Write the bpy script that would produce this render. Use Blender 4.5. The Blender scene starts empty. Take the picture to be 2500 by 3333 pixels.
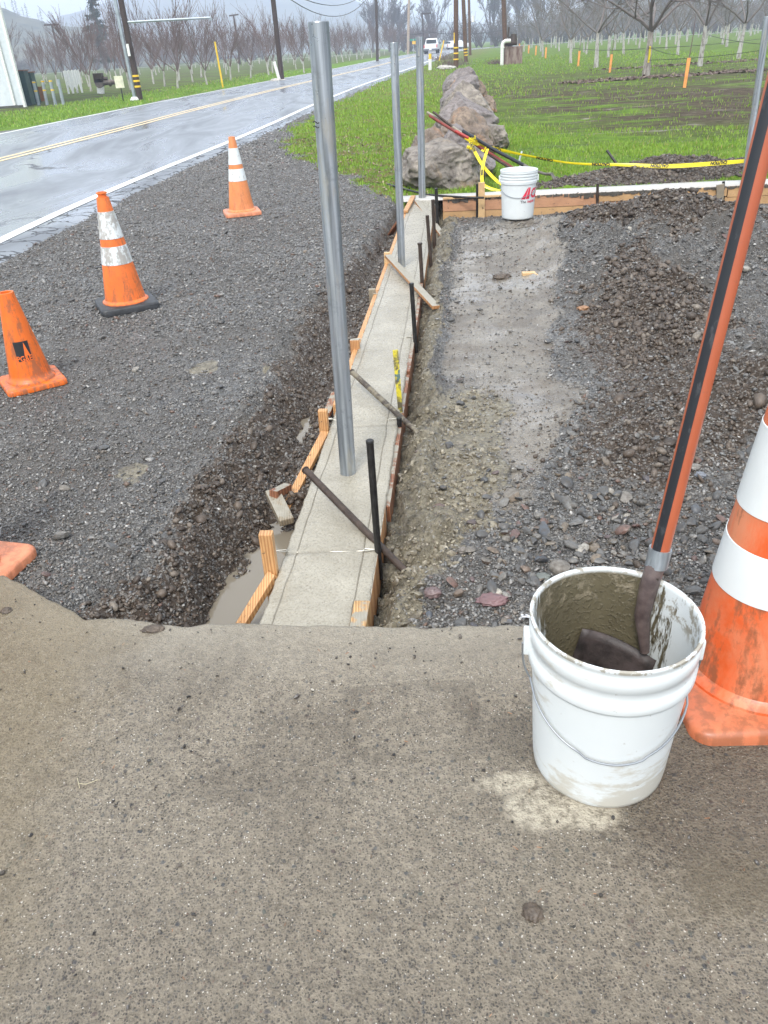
import bpy, bmesh, math, random
import numpy as np
from mathutils import Vector, Matrix

random.seed(7)
RNG = np.random.default_rng(11)
SC = bpy.context.scene
COL = SC.collection
R_ = math.radians

# ------------------------------------------------------------------ camera
CAM_H = 1.38
FPX = 2500.0                      # focal length in pixels of the 2500x3333 photograph
ROLL = R_(3.56)
TILT = math.atan(1515 / FPX)
ct, st, cr, sr = math.cos(TILT), math.sin(TILT), math.cos(ROLL), math.sin(ROLL)
Fv, Uv, Rv = Vector((0, ct, -st)), Vector((0, st, ct)), Vector((1, 0, 0))
cx_ = Rv * cr - Uv * sr
cy_ = Rv * sr + Uv * cr
cam_d = bpy.data.cameras.new('camera')
cam = bpy.data.objects.new('camera', cam_d); COL.objects.link(cam)
Mc = Matrix((cx_, cy_, -Fv)).transposed().to_4x4()
Mc.translation = Vector((0, 0, CAM_H))
cam.matrix_world = Mc
cam_d.sensor_fit = 'VERTICAL'; cam_d.sensor_height = 24.0
cam_d.lens = 24.0 * FPX / 3333.0
cam_d.clip_start = 0.05; cam_d.clip_end = 6000
SC.camera = cam
SC.render.resolution_x, SC.render.resolution_y = 768, 1024

S_ = 2500 / 1659
def ray(vx, vy):
    px = vx * S_ - 1250; py = vy * S_ - 1666.5
    x = (px * cr - py * sr) / FPX; y = (px * sr + py * cr) / FPX
    return (x, ct - y * st, -st - y * ct)
def G(vx, vy, z=0.0):             # point at height z under a spot measured in the photo
    d = ray(vx, vy); s = (z - CAM_H) / d[2]
    return Vector((d[0] * s, d[1] * s, z))
def A(vx, vy, Y):                 # point at distance Y along a measured direction
    d = ray(vx, vy); s = Y / d[1]
    return Vector((d[0] * s, Y, CAM_H + d[2] * s))

# ------------------------------------------------------------------ world, sun, exposure
SUN_EL, SUN_ROT = R_(52), R_(200)
w = bpy.data.worlds.new('World'); SC.world = w; w.use_nodes = True
nt = w.node_tree; nt.nodes.clear()
out = nt.nodes.new('ShaderNodeOutputWorld'); bg = nt.nodes.new('ShaderNodeBackground')
sky = nt.nodes.new('ShaderNodeTexSky'); sky.sky_type = 'NISHITA'; sky.sun_disc = False
sky.sun_elevation = SUN_EL; sky.sun_rotation = SUN_ROT
sky.air_density = 1.2; sky.dust_density = 4.0; sky.ozone_density = 1.0
hs = nt.nodes.new('ShaderNodeHueSaturation'); hs.inputs['Saturation'].default_value = 0.30
cl = nt.nodes.new('ShaderNodeMixRGB'); cl.blend_type = 'MIX'; cl.inputs[0].default_value = 0.55
cl.inputs[2].default_value = (10.2, 10.8, 11.6, 1)          # cloud deck
nt.links.new(sky.outputs[0], hs.inputs['Color']); nt.links.new(hs.outputs[0], cl.inputs[1])
nt.links.new(cl.outputs[0], bg.inputs[0]); bg.inputs[1].default_value = 0.105
nt.links.new(bg.outputs[0], out.inputs[0])
sl = bpy.data.lights.new('sun', 'SUN'); sl.energy = 1.5; sl.angle = R_(12); sl.color = (1.0, 0.97, 0.93)
sun = bpy.data.objects.new('sun', sl); COL.objects.link(sun)
sd = Vector((math.cos(SUN_EL) * math.sin(SUN_ROT), math.cos(SUN_EL) * math.cos(SUN_ROT), math.sin(SUN_EL)))
sun.rotation_euler = sd.to_track_quat('Z', 'Y').to_euler()
SC.view_settings.view_transform = 'Standard'; SC.view_settings.look = 'None'
SC.view_settings.exposure = 1.15; SC.view_settings.gamma = 1.0
SC.cycles.max_bounces = 6; SC.cycles.volume_bounces = 1
SC.cycles.volume_max_steps = 64

# ------------------------------------------------------------------ tagging and mesh helpers
def tag(o, label=None, cat=None, group=None, kind=None):
    if label: o['label'] = label
    if cat: o['category'] = cat
    if group: o['group'] = group
    if kind: o['kind'] = kind
    return o
def thing(name, label, cat, loc=(0, 0, 0), rz=0.0, group=None):
    o = bpy.data.objects.new(name, None); COL.objects.link(o)
    o.empty_display_size = 0.1; o.location = loc; o.rotation_euler = (0, 0, rz)
    return tag(o, label, cat, group)
def copy_tree(o, parent=None):
    c = o.copy(); COL.objects.link(c); c.parent = parent
    for ch in list(o.children): copy_tree(ch, c)
    return c

class MB:
    def __init__(s): s.v = []; s.f = []; s.m = []
    def add(s, vs, fs, mi=0):
        n = len(s.v); s.v += [tuple(p) for p in vs]
        s.f += [tuple(i + n for i in f) for f in fs]; s.m += [mi] * len(fs); return s
    def box(s, c, d, rz=0.0, mi=0, top=(1, 1)):
        c = Vector(c); x, y, z = d[0] / 2, d[1] / 2, d[2] / 2; ca, sa = math.cos(rz), math.sin(rz); vs = []
        for k in (-1, 1):
            tx, ty = top if k > 0 else (1, 1)
            for a, b in ((-1, -1), (1, -1), (1, 1), (-1, 1)):
                X, Y = a * x * tx, b * y * ty
                vs.append((c.x + X * ca - Y * sa, c.y + X * sa + Y * ca, c.z + k * z))
        return s.add(vs, [(3, 2, 1, 0), (4, 5, 6, 7), (0, 1, 5, 4), (1, 2, 6, 5), (2, 3, 7, 6), (3, 0, 4, 7)], mi)
    def beam(s, p0, p1, wd, ht, up=(0, 0, 1), mi=0):
        p0, p1 = Vector(p0), Vector(p1); d = (p1 - p0).normalized(); up = Vector(up)
        if abs(d.dot(up)) > .97: up = Vector((1, 0, 0))
        a = d.cross(up).normalized() * wd / 2; b = a.cross(d).normalized() * ht / 2
        vs = [p + a * i + b * j for p in (p0, p1) for i, j in ((-1, -1), (1, -1), (1, 1), (-1, 1))]
        return s.add(vs, [(0, 1, 2, 3), (7, 6, 5, 4), (0, 4, 5, 1), (1, 5, 6, 2), (2, 6, 7, 3), (3, 7, 4, 0)], mi)
    def tube(s, pts, rad, n=8, cap=True, mi=0, sq=1.0):
        pts = [Vector(p) for p in pts]
        if not hasattr(rad, '__len__'): rad = [rad] * len(pts)
        base = len(s.v); ref = None; vs = []
        for i, p in enumerate(pts):
            d = (pts[min(i + 1, len(pts) - 1)] - pts[max(i - 1, 0)]).normalized()
            if ref is None: ref = d.orthogonal().normalized()
            ref = ref - d * ref.dot(d)
            ref = ref.normalized() if ref.length > 1e-6 else d.orthogonal().normalized()
            b = d.cross(ref)
            for k in range(n):
                a = 2 * math.pi * k / n
                vs.append(p + (ref * math.cos(a) + b * math.sin(a) * sq) * rad[i])
        fs = []
        for i in range(len(pts) - 1):
            for k in range(n):
                fs.append((i * n + k, i * n + (k + 1) % n, (i + 1) * n + (k + 1) % n, (i + 1) * n + k))
        if cap:
            fs.append(tuple(range(n - 1, -1, -1))); fs.append(tuple((len(pts) - 1) * n + k for k in range(n)))
        return s.add(vs, fs, mi)
    def lathe(s, prof, n=40, c=(0, 0, 0), mi=0, capb=False, capt=False, wob=0.0):
        c = Vector(c); vs = []
        for j, (r, z) in enumerate(prof):
            for k in range(n):
                a = 2 * math.pi * k / n; rr = r * (1 + wob * math.sin(3 * a + j * .7))
                vs.append((c.x + rr * math.cos(a), c.y + rr * math.sin(a), c.z + z))
        fs = []
        for j in range(len(prof) - 1):
            for k in range(n):
                fs.append((j * n + k, j * n + (k + 1) % n, (j + 1) * n + (k + 1) % n, (j + 1) * n + k))
        if capb: fs.append(tuple(range(n - 1, -1, -1)))
        if capt: fs.append(tuple((len(prof) - 1) * n + k for k in range(n)))
        return s.add(vs, fs, mi)
    def build(s, name, mat, parent=None, smooth=False, bevel=0.0, loc=None):
        me = bpy.data.meshes.new(name); me.from_pydata(s.v, [], s.f)
        for m in (mat if isinstance(mat, (list, tuple)) else [mat]): me.materials.append(m)
        if isinstance(mat, (list, tuple)): me.polygons.foreach_set('material_index', s.m)
        if bevel > 0:
            bm = bmesh.new(); bm.from_mesh(me)
            es = [e for e in bm.edges if len(e.link_faces) == 2 and e.calc_face_angle() > .5]
            bmesh.ops.bevel(bm, geom=es, offset=bevel, segments=2, affect='EDGES', profile=.6)
            bm.to_mesh(me); bm.free()
        me.update()
        if smooth: smooth_mesh(me, 40)
        o = bpy.data.objects.new(name, me); COL.objects.link(o)
        if parent: o.parent = parent
        if loc is not None: o.location = loc
        return o
def smooth_mesh(me, deg=40):
    me.polygons.foreach_set('use_smooth', np.ones(len(me.polygons), bool))
    try: me.set_sharp_from_angle(angle=R_(deg))
    except Exception: pass
def np_mesh(name, V, Fc, mat, attrs=None, smooth=True, parent=None):
    V = np.ascontiguousarray(V, np.float32); Fc = np.ascontiguousarray(Fc, np.int32); k = Fc.shape[1]
    me = bpy.data.meshes.new(name); me.vertices.add(len(V)); me.vertices.foreach_set('co', V.ravel())
    me.loops.add(Fc.size); me.loops.foreach_set('vertex_index', Fc.ravel())
    me.polygons.add(len(Fc)); me.polygons.foreach_set('loop_start', np.arange(0, Fc.size, k, dtype=np.int32))
    try: me.polygons.foreach_set('loop_total', np.full(len(Fc), k, np.int32))
    except Exception: pass
    me.update(calc_edges=True)
    if smooth: me.polygons.foreach_set('use_smooth', np.ones(len(Fc), bool))
    for n_, a in (attrs or {}).items():
        at = me.attributes.new(n_, 'FLOAT', 'POINT'); at.data.foreach_set('value', np.ascontiguousarray(a, np.float32))
    me.materials.append(mat)
    o = bpy.data.objects.new(name, me); COL.objects.link(o)
    if parent: o.parent = parent
    return o
def grid_faces(nx, ny):
    i = np.arange(nx - 1); j = np.arange(ny - 1); I, J = np.meshgrid(i, j); a = (J * nx + I).ravel()
    return np.stack([a, a + 1, a + nx + 1, a + nx], 1)

# ---- numpy noise
def _h(i, j, k, s):
    n = (i * 374761393 + j * 668265263 + k * 2147483647 + s * 974634777) & 0xffffffff
    n = ((n ^ (n >> 13)) * 1274126177) & 0xffffffff
    n = n ^ (n >> 16)
    return (n & 0xffffff) / float(0xffffff)
def vn2(x, y, s=0):
    x = np.asarray(x, float); y = np.asarray(y, float)
    xi = np.floor(x).astype(np.int64); yi = np.floor(y).astype(np.int64); fx = x - xi; fy = y - yi
    fx = fx * fx * (3 - 2 * fx); fy = fy * fy * (3 - 2 * fy)
    a = _h(xi, yi, 0, s); b = _h(xi + 1, yi, 0, s); c = _h(xi, yi + 1, 0, s); d = _h(xi + 1, yi + 1, 0, s)
    return (a * (1 - fx) + b * fx) * (1 - fy) + (c * (1 - fx) + d * fx) * fy
def fbm(x, y, o=4, s=0, g=.5):
    t = 0; a = 1; n = 0
    for k in range(o):
        t = t + a * vn2(x * 2 ** k + 17.3 * k, y * 2 ** k - 9.1 * k, s + k); n += a; a *= g
    return t / n - .5
def bil(x, y, o=3, s=0):            # lumpy clods
    t = 0; a = 1; n = 0
    for k in range(o):
        t = t + a * (1 - np.abs(2 * vn2(x * 2 ** k + 5.1 * k, y * 2 ** k + 3.7 * k, s + k) - 1)); n += a; a *= .55
    return t / n
def vn3(p, s=0):
    i = np.floor(p).astype(np.int64); f = p - i; f = f * f * (3 - 2 * f); r = 0
    for dx in (0, 1):
        for dy in (0, 1):
            for dz in (0, 1):
                wgt = (f[:, 0] if dx else 1 - f[:, 0]) * (f[:, 1] if dy else 1 - f[:, 1]) * (f[:, 2] if dz else 1 - f[:, 2])
                r = r + wgt * _h(i[:, 0] + dx, i[:, 1] + dy, i[:, 2] + dz, s)
    return r
def fbm3(p, o=4, s=0):
    t = 0; a = 1; n = 0
    for k in range(o): t = t + a * vn3(p * 2 ** k + 11.7 * k, s + k); n += a; a *= .5
    return t / n - .5
def sst(a, b, x): t = np.clip((x - a) / (b - a), 0, 1); return t * t * (3 - 2 * t)

# ------------------------------------------------------------------ material helpers
class Mt:
    def __init__(s, name):
        s.m = bpy.data.materials.new(name); s.m.use_nodes = True; s.t = s.m.node_tree
        s.b = s.t.nodes['Principled BSDF']; s.o = s.t.nodes['Material Output']
    def n(s, ty, ins=None, **kw):
        nd = s.t.nodes.new('ShaderNode' + ty)
        for k, v in kw.items(): setattr(nd, k, v)
        for k, v in (ins or {}).items(): s.put(nd.inputs[k], v)
        return nd
    def put(s, sock, v):
        if isinstance(v, bpy.types.NodeSocket): s.t.links.new(v, sock)
        elif isinstance(v, bpy.types.Node): s.t.links.new(v.outputs[0], sock)
        elif isinstance(v, (tuple, list)) and len(v) == 3 and sock.type == 'RGBA': sock.default_value = (*v, 1)
        else: sock.default_value = v
    def set(s, **kw):
        names = dict(col='Base Color', rough='Roughness', metal='Metallic', normal='Normal', spec='Specular IOR Level',
                     trans='Transmission Weight', coat='Coat Weight', crough='Coat Roughness', alpha='Alpha', sss='Subsurface Weight', ior='IOR')
        for k, v in kw.items(): s.put(s.b.inputs[names[k]], v)
        return s
    def co(s, kind='Object'): return s.n('TexCoord').outputs[kind]
    def mapping(s, v, scale=(1, 1, 1), rot=(0, 0, 0)): return s.n('Mapping', {'Vector': v, 'Scale': scale, 'Rotation': rot}).outputs[0]
    def noise(s, sc, det=4, ro=.55, v=None, dist=0):
        return s.n('TexNoise', {'Vector': v or s.co(), 'Scale': sc, 'Detail': det, 'Roughness': ro, 'Distortion': dist}).outputs['Fac']
    def vor(s, sc, v=None, feature='F1', out='Distance', rnd=1.0):
        nd = s.n('TexVoronoi', {'Vector': v or s.co(), 'Scale': sc, 'Randomness': rnd}, feature=feature)
        return nd.outputs[out]
    def ramp(s, f, stops, interp='LINEAR'):
        nd = s.n('ValToRGB', {'Fac': f}); cr_ = nd.color_ramp; cr_.interpolation = interp
        while len(cr_.elements) > 1: cr_.elements.remove(cr_.elements[-1])
        for i, (p, c) in enumerate(stops):
            e = cr_.elements[0] if i == 0 else cr_.elements.new(p)
            e.position = p; e.color = (*c, 1) if isinstance(c, (tuple, list)) else (c, c, c, 1)
        return nd.outputs[0]
    def mix(s, f, a, b, mode='MIX'):
        return s.n('MixRGB', {'Fac': f, 'Color1': a, 'Color2': b}, blend_type=mode).outputs[0]
    def math(s, op, a, b=0.0, clamp=False):
        return s.n('Math', {0: a, 1: b}, operation=op, use_clamp=clamp).outputs[0]
    def bump(s, h, st_=.5, d=.01, nrm=None):
        ins = {'Height': h, 'Strength': st_, 'Distance': d}
        if nrm is not None: ins['Normal'] = nrm
        return s.n('Bump', ins).outputs[0]
    def attr(s, n_): return s.n('Attribute', attribute_name=n_).outputs['Fac']
    def rnd_island(s): return s.n('NewGeometry').outputs['Random Per Island']
    def xyz(s, v): return s.n('SeparateXYZ', {0: v})
def plain(name, col, rough=.5, metal=0.0, var=.25, vs=6.0, bump=0.0, bs=80):
    m = Mt(name); c = m.co()
    f = m.noise(vs, 5, .6, c)
    lo = tuple(x * (1 - var) for x in col); hi = tuple(min(1, x * (1 + var)) for x in col)
    m.set(col=m.ramp(f, [(.3, lo), (.7, hi)]), rough=rough, metal=metal)
    if bump: m.set(normal=m.bump(m.noise(bs, 3, .6, c), .5, bump))
    return m.m

# ------------------------------------------------------------------ layout curves (metres)
def XL(y): return -.37 + .1254 * (y - 1.72)            # left and right edge of the poured kerb
def XR(y): return -.07 + .1157 * (y - 1.68)
RE = np.array([(-4.6, -30), (-4.2, -12), (-3.75, 0), (-3.42, 7.5), (-3.05, 11.3), (-2.45, 15.6), (-1.9, 20.1), (-1.45, 24.3), (-.75, 29.9),
      (.25, 37.3), (1.9, 48), (4.1, 62), (6.0, 75.3), (9.4, 100.7), (12.6, 122), (16.3, 143), (21.5, 160), (31, 170), (50, 174), (90, 174), (200, 166)], float)
def resample(P, step=1.0):
    out = []
    for i in range(len(P) - 1):
        p0 = P[max(i - 1, 0)]; p1 = P[i]; p2 = P[i + 1]; p3 = P[min(i + 2, len(P) - 1)]
        n = max(2, int(np.linalg.norm(p2 - p1) / step))
        for k in range(n):
            t = k / n
            out.append(.5 * ((2 * p1) + (p2 - p0) * t + (2 * p0 - 5 * p1 + 4 * p2 - p3) * t * t + (3 * p1 - p0 - 3 * p2 + p3) * t ** 3))
    out.append(P[-1]); return np.array(out)
RC = resample(RE, .5)
RT = np.gradient(RC, axis=0); RT /= np.linalg.norm(RT, axis=1)[:, None]
RN = np.stack([-RT[:, 1], RT[:, 0]], 1)              # points to the left of travel (towards the far lane)
LANE = 3.6
def road_d(x, y):
    """signed distance left of the right-hand white line (coarse, enough for masks)"""
    yy = np.clip(y, RC[0, 1], 160.0); m = RC[:, 1] < 160.5
    xe = np.interp(yy, RC[m, 1], RC[m, 0]); sl_ = np.interp(yy, RC[m, 1], RT[m, 0] / np.maximum(RT[m, 1], .2))
    return (xe - x) / np.sqrt(1 + sl_ ** 2)
def P1(tab, y): a = np.array(tab); return np.interp(y, a[:, 0], a[:, 1])
BANK = [(1.5, -1.0), (1.83, -.92), (2.03, -.86), (2.27, -.80), (2.7, -.73), (3.33, -.62), (4.22, -.50), (5.13, -.35), (6.11, -.13), (7.7, .2), (8.42, .33)]
WAT = [(1.5, -.465), (1.92, -.475), (2.10, -.46), (2.27, -.415), (2.46, -.40), (2.62, -.375), (3.24, -.325), (3.62, -.31), (4.2, -.24), (5, -.12), (6, .02), (7.5, .24), (8.4, .38)]
RBANK = [(1.5, -.02), (1.71, .02), (1.92, .08), (2.08, .2), (2.2, .23), (2.39, .2), (2.68, .19), (3.1, .28), (3.67, .29), (4.4, .41), (5.44, .5), (6.4, .68), (7.35, .8), (8.2, .92)]
MFOOT = [(1.5, .9), (1.99, .45), (2.57, .62), (3.2, .89), (3.75, .95), (4.93, 1.2), (6.57, 1.6), (7.5, 1.75), (9, 2)]
SLABE = np.array([(-8, 1.7), (-3, 1.74), (-1.62, 1.76), (-1.30, 1.88), (-1.19, 1.965), (-1.1, 1.91), (-1.02, 1.85), (-.86, 1.725), (-.7, 1.70), (-.57, 1.672), (-.36, 1.65), (-.06, 1.61), (.37, 1.57), (.9, 1.53), (8, 1.1)])
def YE(x): return np.interp(x, SLABE[:, 0], SLABE[:, 1]) + .012 * fbm(np.asarray(x) * 9, 0 * np.asarray(x), 3, 5) * 2
def WY(x): return 8.42 - .088 * (x - .75)            # front face of the cross wall
GE = [(8.3, .3), (9.2, .1), (10.5, -.22), (12, -.8), (13.5, -1.25), (16, -1.5), (20, -1.35), (24, -.95), (30, -.2), (37.3, .75), (48, 2.4), (62, 4.6), (75, 6.5), (100, 9.9), (160, 22)]
WATER_Z = -.165

def masks(x, y):
    n1 = fbm(x * 2.2, y * 2.2, 4, 3); n2 = fbm(x * 7, y * 7, 3, 9)
    near = (y > 1.4) & (y < 8.9)
    # left trench bank soil
    bx = P1(BANK, y) + n1 * .18; wx = P1(WAT, y)
    soil = sst(-.02, .15, x - bx + n2 * .25 + n1 * .15) * (x < XL(y)) * sst(8.9, 8.2, y) * near
    # right slop
    rb = P1(RBANK, y) + n2 * .1 + n1 * .06
    slop = ((x > XR(y) - .02) & near) * sst(.05, -.05, x - rb)
    spill = sst(.16, 0, x - rb - .25 * np.exp(-((y - 2.85) / .45) ** 2) + n2 * .35 + n1 * .5) * (x > XR(y)) * near * .8 * sst(3.9, 3.0, y)
    slop = np.maximum(slop, spill)
    # silt path
    mf = P1(MFOOT, y) + n1 * .25
    silt = sst(0, .12, x - rb) * sst(.06, -.1, x - mf) * sst(1.9, 2.6, y) * sst(7.3, 6.6, y) * (1 - slop)
    # grass
    ge = P1(GE, y) + n1 * .5 * np.clip(y / 10, .6, 2) + n2 * .25
    rd = road_d(x, y)
    gl = sst(-.1, .15, x - ge) * (y > 8.2) * (rd < -.3)
    wall = WY(x)
    behind = (y > wall + .2) & (x > .55)
    gr = np.where(x > .55, behind * 1.0, gl * sst(8.1, 8.7, y))
    gr = np.maximum(gr * (rd < -.3), (rd > 2 * LANE + .35 + n1 * .5) * 1.0)
    d2 = np.exp(-((x - 3.35) / 1.05) ** 2 - ((y - 9.15) / .55) ** 2) + .5 * np.exp(-((x - 2.2) / .6) ** 2 - ((y - 8.9) / .2) ** 2)
    soil2 = sst(.22, .42, d2 + n2 * .15) * (x > .55) * (y > wall + .1)
    gr = gr * (1 - soil2)
    md = sst(-.05, .25, x - mf) * (y < wall) * (y > 2.0)
    soil3 = md * sst(-.07, .10, fbm(x * 1.4, y * 1.4, 4, 81) + n2 * .25 + .03)
    soil3 = np.maximum(soil3, .95 * np.exp(-(((x - .95) / .22) ** 2 + ((y - 2.62) / .33) ** 2)) * (n2 > -.3))
    soil = np.maximum(np.maximum(soil, soil2), soil3); silt = silt * (1 - soil3)
    for sx, sy, sr in ((-.98, 2.72, .10), (-.90, 3.9, .10), (-.55, 3.75, .06)):
        slop = np.maximum(slop, .8 * sst(1.1, .2, np.hypot((x - sx) / sr, (y - sy) / (sr * 1.3)) + n2 * 1.2))
    return dict(grass=gr, silt=silt, soil=soil, slop=slop)

def height(x, y, fine=True):
    n1 = fbm(x * 1.3, y * 1.3, 4, 1); n2 = fbm(x * 6, y * 6, 3, 2)
    z = -.012 + n1 * .022 + n2 * .008
    rd = road_d(x, y)
    # gravel shoulder falls slightly towards the trench
    near = sst(1.35, 1.6, y) * sst(8.75, 8.3, y)
    bx = P1(BANK, y) + fbm(y * 3, x * 3, 3, 21) * .16; wx = P1(WAT, y) + fbm(y * 5, x * 5, 2, 22) * .05
    t = np.clip((x - bx + .05) / np.maximum(wx - bx + .05, .05), 0, 1)
    lump = (bil(x * 9, y * 9, 4, 31) - .5) * .11 + (bil(x * 30, y * 30, 2, 33) - .5) * .03
    zt = -.015 - (.20 - .075 * sst(2.3, 2.7, y) + .06 * np.exp(-((y - 3.35) / .2) ** 2)) * (t * .14 + sst(.42, .92, t) * .86)
    left = (x < XL(y)) * near * (t > 0)
    zb = np.where(x > wx, -.215 + .11 * sst(2.3, 2.7, y) - .055 * np.exp(-((y - 3.35) / .2) ** 2) + (bil(x * 14, y * 14, 3, 35) - .5) * .06, zt + lump * sst(0, .2, t) * sst(1.05, .8, t))
    z = np.where(left > 0, z * (1 - left) + zb * left, z)
    # under the kerb
    und = (x >= XL(y) - .0) & (x <= XR(y) + .0) & (y > 1.3) & (y < 8.9)
    z = np.where(und, -.26, z)
    # right: slop, bank, path
    rb = P1(RBANK, y) + fbm(y * 4, x * 4, 3, 23) * .09
    tr = np.clip((x - XR(y)) / np.maximum(rb - XR(y), .03), 0, 1)
    zs = -.125 + .095 * sst(.12, .8, tr) + (bil(x * 8.5, y * 8.5, 4, 41) - .5) * .12 + (bil(x * 24, y * 24, 2, 43) - .5) * .035 + n2 * .02 - .03 * np.exp(-((y - 1.95) / .2) ** 2)
    dr_ = x - rb
    zr = -.025 + .03 * n1 - .012 * sst(.15, 0, dr_) + n2 * .02 + (bil(x * 4, y * 4, 3, 55) - .5) * .02
    blend = sst(-.01, .035, dr_)
    right = (x > XR(y)) * sst(1.35, 1.6, y) * (y < WY(x) + .12)
    zz = zs * (1 - blend) + zr * blend
    # ground drops towards the foot of the cross wall
    zz = zz - .16 * sst(6.9, 8.1, y) * sst(.3, .6, x)
    zz = zz - .05 * np.exp(-((x - .95) / .35) ** 2 - ((y - 7.2) / .5) ** 2) * 0
    mn = (bil(x * 5, y * 5, 4, 51) - .5)
    m = .31 * np.exp(-(((x - 2.15) / .70) ** 2 + ((y - 5.75) / 1.0) ** 2)) \
      + .21 * np.exp(-(((x - 3.6) / .9) ** 2 + ((y - 5.2) / 1.1) ** 2)) \
      + .13 * np.exp(-(((x - 1.7) / .42) ** 2 + ((y - 4.3) / .6) ** 2)) \
      + .13 * np.exp(-(((x - 1.75) / .5) ** 2 + ((y - 3.0) / .6) ** 2)) \
      + .06 * np.exp(-(((x - 1.0) / .25) ** 2 + ((y - 2.75) / .5) ** 2)) \
      + .05 * np.exp(-(((x - 1.25) / .2) ** 2 + ((y - 7.0) / .2) ** 2))
    zz = zz + m * (1 + .38 * mn) + sst(.015, .08, m) * (mn * .09 + (bil(x * 16, y * 16, 3, 57) - .5) * .035)
    z = np.where(right > 0, zz * right + z * (1 - right), z)
    # behind the wall
    bh = (y >= WY(x) + .12) & (x > .5)
    m2 = .17 * np.exp(-((x - 3.4) / .8) ** 2 - ((y - 9.15) / .42) ** 2) + .10 * np.exp(-((x - 4.6) / .6) ** 2 - ((y - 8.9) / .35) ** 2) + .05 * np.exp(-((x - 2.2) / .5) ** 2 - ((y - 8.85) / .2) ** 2)
    z = np.where(bh, -.035 + n1 * .03 * np.clip(y / 10, 1, 3) + m2 * (1 + .5 * mn) + sst(.01, .06, m2) * mn * .05, z)
    und2 = (x > .3) & (y > WY(x) + .01) & (y < WY(x) + .25)
    z = np.where(und2 & (x < 6.2), np.minimum(z, -.06), z)
    # slab and road sit in the ground
    ye = YE(x); z = np.where(y < ye - .02, -.06, z)
    z = np.where(y < ye - .05, -.09, z)
    z = np.where((y >= ye - .02) & (y < ye + .14) & (x < -.75), np.minimum(z, .01), z)
    z = np.where((rd > -.75) & (rd < 2 * LANE + .8), np.minimum(z, -.012), z)
    z = np.where((rd > -.1) & (rd < 2 * LANE + .2), -.07, z)
    z = np.where((y > 80) & (rd < 2 * LANE + 1), np.minimum(z, -.03), z)
    return z

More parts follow.
